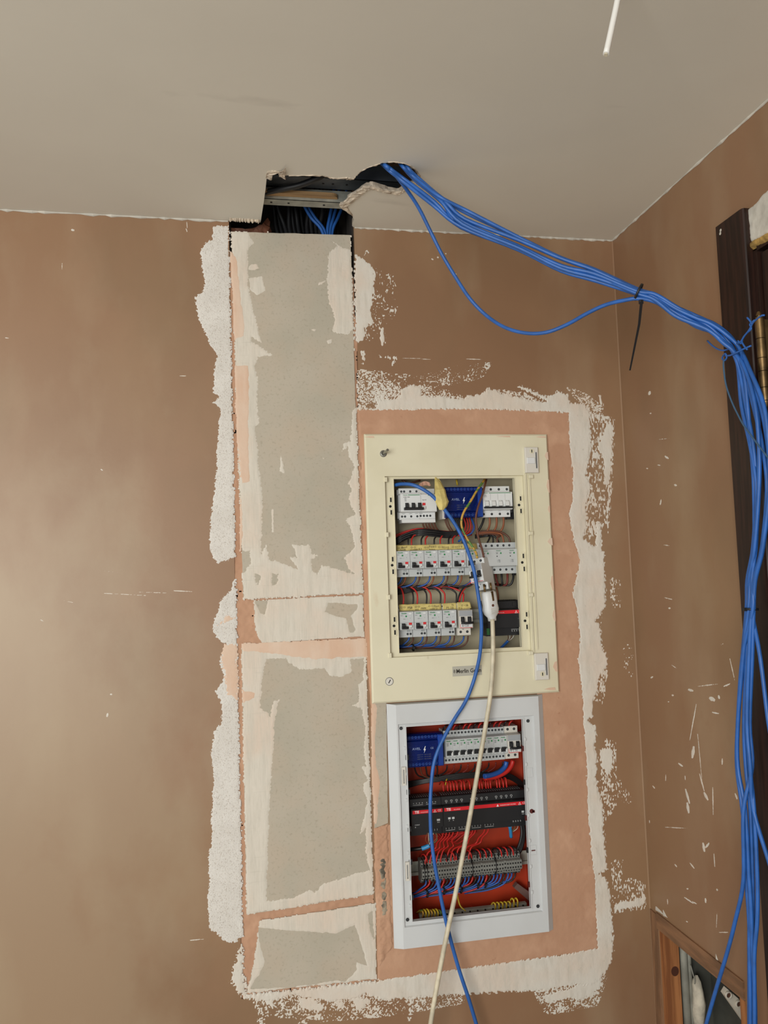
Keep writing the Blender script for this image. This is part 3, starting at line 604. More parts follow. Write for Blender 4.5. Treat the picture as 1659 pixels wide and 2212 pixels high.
for dab in [[(540, 572), (556, 570), (560, 580), (550, 585), (536, 582)], [(537, 600), (566, 597), (573, 628), (556, 638), (540, 625)], [(706, 605), (690, 612), (688, 616), (694, 614)], [(606, 982), (611, 1000), (614, 1022), (604, 1018), (605, 995)], [(697, 988), (700, 990), (699, 995)], [(707, 737), (716, 734), (714, 741), (709, 744)], [(672, 712), (682, 712), (680, 716)], [(586, 1100), (591, 1100), (592, 1150), (587, 1150)]]:
    patch('pale_skim', b1, [dab], m_skim, base=-.001, t=.0005, a1=.002, a2=.002, w2=.004, soft=.002, seed=72)
patch('pink_skim', b1, [[(498, 545), (514, 560), (520, 640), (528, 690), (529, 728), (506, 735), (503, 640)], [(507, 790), (538, 788), (539, 860), (538, 940), (540, 1040), (521, 1048), (512, 950)], [(520, 1060), (526, 1130), (521, 1190), (518, 1190)]], m_pinkskim, base=-.0013, t=.0008, a1=.0022, w1=.016, a2=.0012, seed=73)
patch('pale_skim', b2, [[(548, 1298), (783, 1286), (786, 1374), (566, 1388), (552, 1360)]], m_skim, sub=[[(550, 1298), (578, 1298), (572, 1330), (562, 1325)], [(708, 1303), (735, 1302), (760, 1306), (772, 1305), (772, 1315), (757, 1330), (768, 1362), (756, 1368), (748, 1335), (725, 1332), (702, 1322)]], base=-.001, t=.0007, a1=.002, a2=.002, seed=75)
patch('pale_skim', b3, [[(522, 1398), (790, 1418), (806, 1931), (533, 1975)]], m_skim, sub=[[(576, 1424), (618, 1422), (624, 1432), (650, 1446), (700, 1444), (712, 1460), (740, 1462), (760, 1452), (756, 1424), (786, 1422), (784, 1470), (775, 1478), (775, 1513), (761, 1524), (780, 1530), (789, 1574), (785, 1613), (791, 1657), (781, 1655), (794, 1685), (783, 1693), (786, 1710), (794, 1727), (778, 1801), (791, 1786), (789, 1838), (799, 1880), (767, 1887), (747, 1895), (698, 1908), (679, 1927), (669, 1921), (634, 1939), (576, 1946), (577, 1893), (581, 1754), (589, 1643), (592, 1571), (600, 1520), (605, 1510), (590, 1515), (584, 1548), (578, 1540), (563, 1530), (563, 1513), (567, 1463)]],
      base=-.001, t=.0007, a1=.0022, w1=.014, a2=.0013, w2=.0045, sp=.002, rough=.0003, seed=77)
patch('pink_skim', b3, [[(523, 1390), (790, 1380), (792, 1418), (740, 1422), (690, 1425), (640, 1422), (580, 1412), (524, 1408)], [(523, 1490), (552, 1495), (550, 1508), (526, 1518)]], m_pinkskim, base=-.0012, t=.0009, a1=.003, w1=.02, a2=.0015, seed=79)
patch('pale_skim', b4, [[(561, 1990), (811, 1951), (812, 2113), (533, 2144), (548, 2090)]], m_skim, sub=[[(556, 2003), (628, 2010), (695, 2014), (727, 2015), (767, 1997), (780, 2040), (793, 2086), (770, 2078), (770, 2095), (747, 2121), (727, 2117), (672, 2127), (576, 2135), (538, 2137), (550, 2118), (560, 2106), (572, 2075), (562, 2046)], [(794, 1975), (804, 1968), (808, 2030), (800, 2010)]], base=-.001, t=.0007, a1=.0022, w1=.014, a2=.0013, rough=.0003, seed=81)
patch('plaster_smear', b5, [[(803, 1520), (810, 1520), (815, 1530), (809, 1600), (812, 1650), (820, 1690), (816, 1740), (814, 1780), (808, 1780), (803, 1650)]], m_pinkskim, base=-.0016, t=.0007, a1=.002, a2=.0015, seed=83)

# the right wall: nicks and spatter of white
r = random.Random(9)
for (cx, cy, L_, w_, a) in [(1403, 849, 9, 6, 1.8), (1405, 893, 4, 3, 0), (1435, 948, 22, 1.6, -.1), (1440, 988, 10, 5, .6), (1424, 1005, 7, 2, .2), (1459, 1048, 7, 5, .4), (1440, 1178, 12, 1.5, .1), (1444, 1293, 18, 2, .25), (1446, 1314, 5, 4, 0), (1427, 1085, 3, 14, .2), (1456, 1440, 12, 1.2, .6), (1561, 1391, 8, 1, -.5), (1582, 1447, 50, 2, 1.35), (1570, 1480, 16, 4, -.4), (1530, 1480, 44, 2, -.12), (1492, 1491, 12, 6, .3), (1538, 1510, 14, 9, .5), (1553, 1506, 8, 5, 1.3), (1545, 1540, 16, 3, .2), (1408, 1463, 6, 4, -.6), (1497, 1560, 80, 2.2, 1.75), (1497, 1625, 26, 7, 1.7), (1512, 1640, 110, 1.6, 1.48), (1516, 1690, 40, 3, 1.3), (1485, 1720, 34, 5, 1.3), (1486, 1745, 24, 6, 1.4), (1525, 1720, 20, 6, 1.1), (1540, 1730, 60, 2.4, 1.55), (1470, 1652, 12, 4, .6), (1438, 1680, 14, 2, 1.6), (1480, 1680, 10, 2, 1.5), (1560, 1645, 14, 3, 1.6), (1590, 1720, 14, 4, 1.2), (1460, 1788, 50, 1.6, .05), (1520, 1830, 20, 6, 1.4), (1528, 1826, 14, 5, 2.2), (1543, 1858, 30, 2.2, 1.5), (1495, 1870, 16, 3, .9), (1488, 1945, 24, 3, .6), (1500, 1950, 12, 3, .5), (1524, 1945, 10, 4, 1.5), (1485, 1920, 4, 3, 0), (1442, 1948, 11, 2, 1.5), (1549, 1922, 5, 4, 1), (1484, 1991, 5, 3, .6), (1453, 1502, 5, 4, .4), (1444, 1516, 3, 2, 0), (1412, 1700, 8, 3, .9), (1548, 1990, 36, 1.4, 1.62), (1562, 2014, 26, 2, -.02), (1398, 1012, 4, 3, 0), (1460, 1870, 8, 3, .9), (1403, 1775, 6, 2, 1.5)]:
    c, s_ = math.cos(a), math.sin(a); q = [(cx + x * c - y * s_, cy + x * s_ + y * c) for x, y in ((-L_ / 2, -w_ / 4), (0, -w_ / 2), (L_ / 2, -w_ / 4), (L_ / 2, w_ / 4), (0, w_ / 2), (-L_ / 2, w_ / 4))]
    patch('paint_nick', wall_right, [q], m_white, t=.0004, res=.0012, a1=.0004, a2=.0009, w2=.003, soft=.0015, marg=.002, plane='R', seed=int(cx + cy))
# painted-over caulk line in the corner
b = MB(); b.add([(XR - .0028, -.0002, .0), (XR - .0002, -.0028, .0), (XR - .0028, -.0002, ZC - .004), (XR - .0002, -.0028, ZC - .004)], [(0, 1, 3, 2)]); b.build('corner_caulk', m_wall, wall_back)

# ================================================================== THE CREAM PANEL
YF = -.014                        # front of the cream frame
YL = -.003                        # recessed ledge
YN = 0.0                          # front of the devices
fx0, fx1, fz0, fz1 = .3195, .8075, 1.2865, 1.9565
o_tl, o_br = W(831, 1029, YF), W(1150, 1408, YF)
ox0, oz1 = o_tl.x, o_tl.z; ox1 = W(1139, 1200, YF).x; oz0 = W(842, 1421, YF).z
i_tl = W(850, 1035, YL); ix0, iz1 = i_tl.x, i_tl.z; ix1 = W(1119, 1230, YL).x; iz0 = W(861, 1411, YL).z
panel = thing('fuse_cabinet', ((fx0 + fx1) / 2, 0, fz0), 'large cream metal distribution panel with its door removed, set in salmon plaster', 'electrical panel')
po = Vector(panel.location)
def PB(b, name, m_, par=panel, off=None):
    """parts are modelled in world axes and then moved into their thing's frame"""
    o_ = off if off is not None else po
    b.v = [(x - o_.x, y - o_.y, z - o_.z) for x, y, z in b.v]; return b.build(name, m_, par)
b = MB()
# frame face with softened outer edge
ch = .004
o = [(fx0, fz0), (fx1, fz0), (fx1, fz1), (fx0, fz1)]; inn = [(ox0, oz0), (ox1, oz0), (ox1, oz1), (ox0, oz1)]
oi = [(fx0 + ch, fz0 + ch), (fx1 - ch, fz0 + ch), (fx1 - ch, fz1 - ch), (fx0 + ch, fz1 - ch)]
v = [(x, -.001, z) for x, z in o] + [(x, YF + ch, z) for x, z in o] + [(x, YF, z) for x, z in oi] + [(x, YF, z) for x, z in inn] + [(x, YL + .004, z) for x, z in inn]
f = []
for ring in range(4):
    for k in range(4): f.append((ring * 4 + k, ring * 4 + (k + 1) % 4, ring * 4 + 4 + (k + 1) % 4, ring * 4 + 4 + k))
b.add(v, f); PB(b, 'frame', m_cream)
b = MB().frame(ox0 - .001, ox1 + .001, oz0 - .001, oz1 + .001, ix0, ix1, iz0, iz1, YL, YL + .0015)
b.frame(ix0 - .0015, ix1 + .0015, iz0 - .0015, iz1 + .0015, ix0, ix1, iz0, iz1, YL - .0025, YL + .012); PB(b, 'inner_flange', m_cream)
tb = .098                          # tray depth
b = MB(); x0, x1, z0, z1 = UP[0] + .001, UP[1] - .001, UP[2] + .001, UP[3] - .001
b.box(x0, x1, tb, tb + .002, z0, z1); b.box(x0, x0 + .002, YL + .002, tb, z0, z1); b.box(x1 - .002, x1, YL + .002, tb, z0, z1); b.box(x0, x1, YL + .002, tb, z0, z0 + .002); b.box(x0, x1, YL + .002, tb, z1 - .002, z1)
PB(b, 'tray', m_creamin)
# long ridge with notches to the right of the opening
rx0, rx1 = W(1141, 1200, YF).x, W(1152, 1200, YF).x
b = MB(); b.box(rx0, rx0 + .003, YF - .005, YF + .002, oz0 - .004, oz1 + .004); b.box(rx1 - .003, rx1, YF - .004, YF + .002, oz0 + .002, oz1 - .002); PB(b, 'hinge_ridge', m_cream)
for py in (1030, 1152, 1285, 1410):
    c = W(1146, py, YF); b = MB().box(c.x - .007, c.x + .006, YF - .007, YF, c.z - .005, c.z + .005, .0015); PB(b, 'hinge_lug', m_cream)
for py in (1036, 1155, 1290, 1416):
    c = W(833 + (py - 1030) * .025, py, YF); b = MB().box(c.x - .004, c.x + .004, YF - .003, YF + .004, c.z - .006, c.z + .006, .001); PB(b, 'door_lug', m_cream)
def slot(px, py, par, off, yy):
    c = W(px, py, yy)
    b = MB().frame(c.x - .0042, c.x + .0042, c.z - .0085, c.z + .0085, c.x - .0022, c.x + .0022, c.z - .0058, c.z + .0058, yy - .0025, yy + .001); s = PB(b, 'cover_slot', m_cream, par, off)
    b = MB().box(c.x - .0022, c.x + .0022, yy - .0006, yy + .001, c.z - .0058, c.z + .0058)
    b.v = [(x - off.x, y - off.y, z - off.z) for x, y, z in b.v]; b.build('slot_opening', m_darkgrey, s)
for px, py in [(844, 1080), (845, 1107), (848, 1208), (849, 1235), (852, 1338), (853, 1366), (1124, 1077), (1125, 1104), (1130, 1201), (1132, 1229), (1137, 1327), (1138, 1354)]:
    slot(px, py, panel, po, YL)
for px, py in [(843, 1094), (847, 1221), (851, 1352), (1121, 1091), (1128, 1215), (1134, 1341)]:
    c = W(px, py, YL); b = MB().cyl((c.x, YL + .0005, c.z), (0, -1, 0), .0034, .0016, 12); PB(b, 'screw_hole', m_darkgrey)
# hinges, key caps, protruding bolt
for (x0, x1, y0, y1, capf) in ((1131, 1162, 967, 1022, .84), (1152, 1184, 1411, 1467, .22)):
    a = W(x0, y0, YF); c = W(x1, y1, YF); h = MB().box(a.x, c.x, YF - .009, YF, c.z, a.z, .0015); hg = PB(h, 'hinge_block', m_brkc)
    off = po
    zz = c.z + (a.z - c.z) * capf; xm = (a.x + c.x) / 2
    b = MB().cyl((xm - off.x, YF - .0092, zz - off.z), (0, -1, 0), .0062, .0012, 18); b.build('cap', m_cream, hg)
    b = MB().box(xm - .0012 - off.x, xm + .0012 - off.x, YF - .0108, YF - .0102, zz - .0038 - off.z, zz + .0038 - off.z); b.build('cap_slot', m_darkgrey, hg)
    zs = c.z + (a.z - c.z) * (1 - capf) * (1.0 if capf > .5 else .95); zm = c.z + (a.z - c.z) * .5
    b = MB().box(a.x + .004 - off.x, c.x - .010 - off.x, YF - .0115, YF - .009, zm - .010 - off.z, zm + .006 - off.z, .001); b.build('latch_plate', m_brkw, hg)
    b = MB().box(c.x - .008 - off.x, c.x - .005 - off.x, YF - .0105, YF - .009, zm - .022 - off.z, zm + .020 - off.z); b.build('hinge_gap', m_greyp, hg)
c = W(841, 1472, YF); b = MB().cyl((c.x, YF, c.z), (0, -1, 0), .0095, .0018, 24, .0088); k = PB(b, 'lock_cap', m_brkc)
b = MB(); d = Vector((.5, 0, .85)).normalized(); pz = Vector((c.x, YF - .0022, c.z)) - po
b.tube([pz - d * .0045, pz + d * .0045], .0011, 6); b.build('key_slot', m_darkgrey, k)
b = MB().ring((c.x - po.x, YF - .0002, c.z - po.z), (0, -1, 0), .0088, .0100, .001, 24); b.build('cap_rim', m_greyp, k)
c = W(828, 980, YF); tip = W(842, 968, YF - .05)
b = MB().cyl((c.x, YF, c.z), (0, -1, 0), .0088, .001, 20); b.ring((c.x, YF - .001, c.z), (0, -1, 0), .004, .0078, .0016, 18); b.cyl((c.x, YF - .001, c.z), tip - Vector((c.x, YF, c.z)), .0034, .034, 10); PB(b, 'protruding_bolt', m_screw)
# maker's plate
a = W(977, 1444, YF); c = W(1041, 1456, YF)
b = MB().box(a.x, c.x, YF - .0008, YF, c.z - .002, a.z + .0045); pl = PB(b, 'maker_plate', mat('grey_label', (178, 174, 160), .6))
ctr = Vector(((a.x + c.x) / 2, YF - .0009, (a.z + c.z) / 2 + .001))
text('Merlin Gerin', .0140, m_ink, pl, ctr - po + Vector((.004, 0, 0)), bold=.0003, squeeze=.9)
text('8', .0120, m_ink, pl, Vector((a.x + .005, YF - .0009, ctr.z)) - po)
for (px, py, w_, h_) in ((1181, 985, 5, 16), (1184, 1050, 4, 26), (1186, 1100, 3, 14), (1189, 1170, 7, 14), (1193, 1260, 4, 30), (1197, 1330, 4, 22), (1200, 1440, 6, 20), (1190, 1488, 16, 5), (1170, 944, 14, 3), (1090, 943, 20, 2.5), (800, 944, 12, 3)):
    q = W(px, py, YF); k_ = .00115
    pr = [(q.x - w_ * k_, q.z), (q.x - w_ * .3 * k_, q.z + h_ * .5 * k_), (q.x + w_ * .6 * k_, q.z + h_ * .6 * k_), (q.x + w_ * .7 * k_, q.z - h_ * .6 * k_), (q.x - w_ * .1 * k_, q.z - h_ * .5 * k_)]
    pr = [(min(x, fx1 + .001), z) for x, z in pr]; b = MB().prism_y(pr, YF - .0009, YF + .004); PB(b, 'plaster_crumb', m_pinkskim)
# DIN rails
YR = YN + .066
def rail(px0, px1, py, yy, par, off):
    a = W(px0, py, yy - .05); c = W(px1, py, yy - .05); z = a.z
    b = MB(); b.box(a.x, c.x, yy + .005, yy + .0065, z - .0135, z + .0135); b.box(a.x, c.x, yy - .001, yy + .0002, z + .0095, z + .0175); b.box(a.x, c.x, yy - .001, yy + .0002, z - .0175, z - .0095)
    b.box(a.x, c.x, yy, yy + .0065, z + .0095, z + .011); b.box(a.x, c.x, yy, yy + .0065, z - .011, z - .0095); b.box(a.x + .004, a.x + .016, yy + .006, tb, z - .01, z + .01)
    return PB(b, 'rail', m_galv, par, off)
for py in (1090, 1212, 1340): rail(851, 1125, py, YR, panel, po)

# ---------------------------------------------------------------- device builders (local frame: rail at y 0, front towards -y)
def prof(h, hn, dn, ds, off=0., cham=.004):
    """side profile: total height h, nose height hn, nose depth dn, shoulder depth ds"""
    a, n0, n1 = h / 2, -hn / 2 + off, hn / 2 + off
    return [(0, -a), (-ds, -a), (-ds, n0 - cham * .3), (-dn + cham * .3, n0), (-dn, n0 + .001), (-dn, n1 - .001), (-dn + cham, n1), (-ds, n1 + cham * .3), (-ds, a), (0, a)]
def screws(par, xs, z, ds, rad=.0027, ringmat=None, name='terminal_screw'):
    for x in xs:
        s = MB().cyl((x, -ds + .0005, z), (0, -1, 0), rad, .0009, 10).build(name, m_darkgrey, par)
        b = MB(); b.cyl((x, -ds + .0004, z), (0, -1, 0), rad * .5, .0013, 8); b.build('screw_head', m_galvd, s)
def rcbo(loc, label, group):
    w_ = .0355; d = thing('residual_current_breaker', loc, label, 'circuit breaker', group)
    MB().prism_x(prof(.080, .046, .066, .044, .003), -w_ / 2, w_ / 2).build('body', m_brk, d)
    b = MB(); b.box(-.0135, -.0045, -.0668, -.0655, -.0165, -.0035); b.build('toggle_recess', m_blackm, d)
    tg = MB().box(-.0125, -.0055, -.0755, -.066, -.0120, -.0050, .001); tg.box(-.0142, .0022, -.0765, -.066, -.0175, -.0112, .0022); tg.build('toggle', m_blackp, d)
    MB().box(.0050, .0125, -.0672, -.0655, -.0075, -.0022).build('status_window', m_red, d)
    b = MB(); b.box(.0030, .0125, -.0715, -.0655, -.0140, -.0085, .0012); b.box(.0030, .0080, -.0705, -.0655, -.0165, -.0140); b.build('test_button', m_brkw, d)
    b = MB(); b.add([(.0088 + .0048 * math.cos(t), -.0664, .0205 + .0026 * math.sin(t)) for t in [i * math.pi / 8 for i in range(16)]] + [(.0088 + .0044 * math.cos(t), -.0676, .0205 + .0023 * math.sin(t)) for t in [i * math.pi / 8 for i in range(16)]], [tuple(range(31, 15, -1))] + [(i, (i + 1) % 16, (i + 1) % 16 + 16, i + 16) for i in range(16)]); b.build('push_button', m_brkw, d)
    MB().box(-.0035, .0005, -.0664, -.0655, .0120, .0160).build('green_square', m_green, d)
    text('Schneider', .0046, m_green, d, (-.0068, -.0663, .0212), squeeze=.75, bold=.0001)
    text('Easy9', .0026, m_greyp, d, (-.0125, -.0663, .0160)); text('30mA  1   2', .0024, m_greyp, d, (-.0035, -.0663, .0072)); text('T', .0030, m_greyp, d, (.0088, -.0663, .0085))
    text('1234 567', .0024, m_greyp, d, (.0085, -.0443, -.0232)); text('9012 345', .0024, m_greyp, d, (.0085, -.0443, -.0256))
    screws(d, (.0055, .0132), -.0318, .044, .0029)
    screws(d, (-.0140, -.0070), .0345, .044, .0022)
    MB().box(-w_ / 2 + .0001, w_ / 2 - .0001, -.0663, -.0656, -.0025, -.0021).build('groove', m_greyp, d)
    return d
# rows: positions from the photo on the plane of the device fronts
def row_pos(px, py): q = W(px, py, YN); return Vector((q.x, YR, q.z))
first = None
for i in range(6):
    p = row_pos(871 + 30.3 * i, 1211.5 - .55 * i)
    lab = f'{ORD[i]} residual-current breaker from the left in the middle row of the cream panel' if i < 5 else 'residual-current breaker of the middle row half hidden by the dangling breaker'
    p.z = row_pos(945, 1210).z
    if first is None: first = rcbo(p, lab, 'grey breakers in the cream panel'); px0 = p.x
    else: dup(first, p, lab)
for i in range(4):
    p = row_pos(879 + 30.9 * i, 1343); p.z = row_pos(925, 1341.5).z
    dup(first, p, f'{ORD[i]} residual-current breaker from the left in the bottom row of the cream panel')

# masking tape on their upper shoulders, with handwriting
def tape(pxs, yy, label, notes, seed):
    r_ = random.Random(seed); a, c, e, g = [W(q[0], q[1], yy) for q in pxs]     # tl, tr, br, bl
    o_ = (a + c + e + g) / 4; rt = thing('masking_tape', o_, label, 'tape', 'yellow masking tape labels'); n = 14; v = []; f = []
    for i in range(n + 1):
        t = i / n
        for k in range(5):
            u = k / 4; p = a.lerp(c, t).lerp(g.lerp(e, t), u) - o_
            if u in (0, 1): p.z += r_.uniform(-.0006, .0006)
            p.y += r_.uniform(-.0003, .0003) - .0004 - (.004 * (1 - abs(2 * u - 1)) if k in (1, 2, 3) else 0) * .2; v.append(p)
    f = [(i * 5 + k, i * 5 + k + 1, i * 5 + 6 + k, i * 5 + 5 + k) for i in range(n) for k in range(4)]
    s = MB().add(v, f, True).build('tape_strip', m_tape, rt); md = s.modifiers.new('thickness', 'SOLIDIFY'); md.thickness = .0003
    for (txt, px, py, sz, rl) in notes:
        q = W(px, py, yy) - o_; q.y = -.0028; text(txt, sz, m_ink, rt, q, 'handwriting', bold=-.0001, roll=rl)
    return rt
YS = YR - .0455
tape([(853.5, 1178), (1029, 1174), (1032, 1189), (855, 1192)], YS, 'long strip of yellow masking tape over the middle row of breakers', [('O O', 865, 1184, .007, 0), ('Feed', 873, 1182.5, .0075, -.1), ('bed6', 870, 1188, .0075, 0), ('O O', 892, 1183, .007, 0), ('apmain K3', 898, 1187, .0072, -.05), ('O O', 921, 1183, .007, 0), ('Feed 5', 934, 1181, .0072, .05), ('home', 933, 1187, .0070, 0), ('O O', 951, 1182, .007, 0), ('1510', 962, 1183, .0085, .06), ('8', 967, 1188, .007, 0), ('O O', 981, 1182, .007, 0), ('13 9', 992, 1181.5, .0075, 0), ('3+3', 990, 1187, .0068, 0), ('1 7+2', 1008, 1184, .0075, .1)], 2)
tape([(861, 1306), (953, 1303.5), (954, 1317), (863, 1320)], YS, 'yellow masking tape over three breakers in the bottom row', [('O O', 870, 1312, .007, 0), ('PS8', 885, 1313, .0085, 0), ('O O', 901, 1311, .007, 0), ('603', 900, 1317, .0062, 0), ('mm', 914, 1313.5, .009, 0), ('O O', 930, 1309.5, .007, 0), ('Pool', 942, 1309.5, .0072, 0), ('outlet 2/', 936, 1315, .0062, 0)], 3)
tape([(955, 1303.5), (985, 1302), (987, 1316), (957, 1318.5)], YS - .001, 'small piece of yellow masking tape marked above the fourth bottom-row breaker', [('PS 23', 971, 1313.5, .0085, .05), ('Tv', 977, 1307, .0065, 0)], 4)
tape([(987, 1301), (1015, 1300), (1018, 1314), (988, 1317)], YS - .002, 'crumpled bright yellow tape over the two-pole breaker', [('O +38', 1003, 1308, .007, 0), ('8 2a', 994, 1313.5, .006, 0)], 5)

# two-pole breaker --------------------------------------------------------------------------------------------
def mcb2(loc, label, group, note='B C25', bodym=None, rot=None):
    w_ = .0355; bodym = bodym or m_brkc; d = thing('two_pole_breaker', loc, label, 'circuit breaker', group, rot)
    MB().prism_x(prof(.082, .046, .068, .046, .001), -w_ / 2, w_ / 2).build('body', bodym, d)
    MB().prism_x([(-.0665, .008), (-.0690, .0085), (-.0690, .0225), (-.060, .0245), (-.050, .0245), (-.050, .008)], -w_ / 2 + .0006, w_ / 2 - .0006).build('label_cover', mat('clear_grey_cover', (160, 162, 164), .25), d)
    for s in (-1, 1):
        MB().box(s * .0088 - .0045, s * .0088 + .0045, -.0702, -.0665, -.0055, .0070).build('toggle_slot', m_blackm, d)
        MB().box(s * .0088 - .0032, s * .0088 + .0032, -.0765, -.0675, -.0075, .0045, .001).build('toggle', m_blackp, d)
    b = MB(); b.tube([(-.0150, -.0775, -.0080), (0, -.0795, -.0085), (.0165, -.0775, -.0080)], .0030, 8, 3); b.build('toggle_bar', m_blackp, d)
    MB().box(-.0158, .0158, -.0692, -.0675, -.0200, -.0115).build('paper_label', m_brkw, d)
    b = MB(); b.box(-.0158, .0158, -.0695, -.069, -.0212, -.0200); b.box(-.0158, -.0148, -.0695, -.069, -.0200, -.0115); b.build('red_line', m_red, d)
    text(note, .0070, m_ink, d, (-.002, -.0696, -.0158), 'handwriting')
    text('IN', .0040, m_ink, d, (-.002, -.0463, -.0262))
    screws(d, (-.0088, .0088), -.0325, .046, .0034); screws(d, (-.0088, .0088), .0335, .046, .0034)
    MB().box(-.0002, .0002, -.0685, -.066, -.0210, .0075).build('pole_joint', m_greyp, d)
    return d
p = row_pos(1006, 1339.5); p.z = row_pos(925, 1341.5).z
mcb2(p, 'cream two-pole breaker at the right end of the bottom row of breakers', 'two-pole breakers')

# three-pole earth-leakage unit, row one left ------------------------------------------------------------------
def big_left():
    a, c = W(862, 1090, YN), W(943.5, 1090, YN); w_ = c.x - a.x; z = row_pos(903, 1087).z
    d = thing('earth_leakage_breaker', ((a.x + c.x) / 2, YR, z), 'wide white three-pole breaker with red button at the top left of the cream panel', 'circuit breaker'); h = w_ / 2; xs = h - .042
    MB().prism_x(prof(.081, .047, .066, .046, .002), -h + .004, xs).build('body', m_brkw, d)
    MB().prism_x(prof(.078, .045, .064, .045, .001), xs + .0004, h).build('leakage_module', m_brkw, d)
    MB().prism_x([(-.010, -.040), (-.056, -.040), (-.058, -.049), (-.010, -.049)], -h + .008, h - .003).build('lower_apron', m_brkw, d)
    MB().prism_x(prof(.074, .043, .060, .042, .001), -h, -h + .0042).build('side_cover', mat('clear_grey_cover', (160, 162, 164), .25), d)
    x0 = -h + .012
    for i in range(3):
        xx = x0 + .004 + i * .0165
        MB().box(xx, xx + .0085, -.0685, -.0655, -.0105, .0010).build('toggle_slot', m_blackm, d)
        MB().box(xx + .001, xx + .0075, -.0755, -.066, -.0125, -.0020, .001).build('toggle', m_blackp, d)
    MB().box(x0, x0 + .050, -.0775, -.066, -.0175, -.0110, .002).build('toggle_bar', m_blackp, d)
    MB().box(xs + .005, xs + .0122, -.0657, -.0635, -.0055, .0008).build('status_window', m_red, d)
    MB().box(xs + .003, xs + .0125, -.0695, -.0635, -.0150, -.0085, .0015).build('test_button', m_brkw, d)
    MB().box(x0 + .012, xs - .002, -.0664, -.0655, .0205, .0222).build('green_stripe', m_green, d)
    MB().box(xs + .020, h - .006, -.0644, -.0635, .0195, .0212).build('green_stripe', m_green, d)
    text('Schneider', .0042, m_green, d, (x0 + .005, -.0663, .0212), squeeze=.7); text('iC60 C40', .0042, m_ink, d, (x0 + .008, -.0663, .0158)); text('440V\n6kA\nC40', .0030, m_greyp, d, (x0 + .005, -.0663, .0090)); text('Vigi iC60', .0030, m_ink, d, (xs + .010, -.0643, .0085))
    screws(d, [x0 - .001, x0 + .0065, x0 + .0225, x0 + .039], .0325, .046, .0029)
    screws(d, [x0 - .001, x0 + .0068, x0 + .0230, x0 + .039], -.0320, .046, .0029); screws(d, [xs + .0035 + .0085 * i for i in range(4)], -.0310, .045, .0029)
    for k in range(4):
        text('iC60 N', .0026, m_greyp, d, ((x0 + .003, x0 + .0215, x0 + .037, xs + .004)[k], -.0463, -.0250))
big_left()
# four-pole unit, row one right ------------------------------------------------------------------------------
def big_right():
    a, c = W(1044, 1085, YN), W(1107, 1085, YN); w_ = c.x - a.x; z = row_pos(903, 1087).z + .003
    d = thing('four_pole_isolator', ((a.x + c.x) / 2, YR, z), 'white four-pole breaker with white levers at the top right of the cream panel', 'circuit breaker'); h = w_ / 2
    MB().prism_x(prof(.081, .046, .066, .045, .001), -h, h).build('body', m_brkw, d)
    MB().prism_x([(-.030, -.030), (-.050, -.030), (-.050, .020), (-.030, .020)], h + .0005, h + .011).build('end_stop', m_blackp, d)
    MB().prism_x([(-.020, -.046), (-.036, -.046), (-.036, -.030), (-.020, -.030)], h - .006, h + .016).build('end_foot', m_blackp, d)
    for i in range(4):
        xx = -h + .0035 + i * (w_ - .006) / 4
        bb = MB(); bb.prism_x([(-.0655, -.0150), (-.074, -.0130), (-.0715, -.0020), (-.067, .0015), (-.0655, .0015)], xx, xx + .0095); bb.build('lever', m_brkw, d)
        MB().box(xx + .0096, xx + .0115, -.0668, -.0655, -.014, .001).build('lever_gap', m_greyp, d)
    MB().box(-h + .001, h - .0005, -.0745, -.066, -.0195, -.0152, .0012).build('lever_bar', m_blackp, d)
    MB().box(-h + .016, h - .004, -.0664, -.0655, .0200, .0214).build('green_stripe', m_green, d)
    text('Schneider', .0042, m_green, d, (-h + .0075, -.0663, .0208), squeeze=.7); text('iSW\n415V', .0034, m_greyp, d, (-h + .0065, -.0663, .0130))
    for i in range(1, 4): MB().box(-h + w_ * i / 4, -h + w_ * i / 4 + .0003, -.0663, -.0656, .0030, .0190).build('print_line', m_greyp, d)
    xs = [-h + .0065 + i * (w_ - .013) / 3 for i in range(4)]
    screws(d, xs, .0325, .045, .0033); screws(d, xs, -.0325, .045, .0033)
    for x in xs: text('= = =', .0028, m_greyp, d, (x - .001, -.0453, -.0250))
big_right()
# surge unit, row two right -----------------------------------------------------------------------------------
def surge():
    a, c = W(1037, 1205, YN), W(1124, 1205, YN); w_ = c.x - a.x; z = row_pos(945, 1210).z + .001
    d = thing('surge_arrester', ((a.x + c.x) / 2, YR, z), 'plain grey five-pole surge unit at the right of the middle row', 'surge arrester'); h = w_ / 2
    MB().prism_x(prof(.081, .045, .064, .044, .0015), -h, h - .004).build('body', m_brk, d)
    MB().prism_x([(-.044, -.0195), (-.0655, -.0190), (-.0655, .0225), (-.044, .0250)], -h + .002, h).build('cartridge_front', m_brk, d)
    for xx in (-h * .72, -h * .08, h * .58):
        text('Schneider', .0042, m_green, d, (xx, -.0660, .0190), squeeze=.75); MB().box(xx + .0045, xx + .0082, -.0660, -.0655, .0105, .0145).build('green_square', m_green, d); text('Easy9\nSPD', .0026, m_greyp, d, (xx - .004, -.0660, .0125))
        MB().cyl((xx - .004, -.0653, .0045), (0, -1, 0), .0015, .0006, 8).build('indicator', m_darkgrey, d); text('o  40kA\no  15kA\no  1.5kV', .0026, m_greyp, d, (xx, -.0660, -.0075))
    screws(d, [-h + .008 + i * .0160 for i in range(6)], .0330, .044, .0031); screws(d, [-h + .012 + i * .0162 for i in range(6)], -.0300, .044, .0031)
    MB().box(h - .006, h - .001, -.03, -.012, -.046, -.040).build('rail_clip', m_blackp, d)
surge()
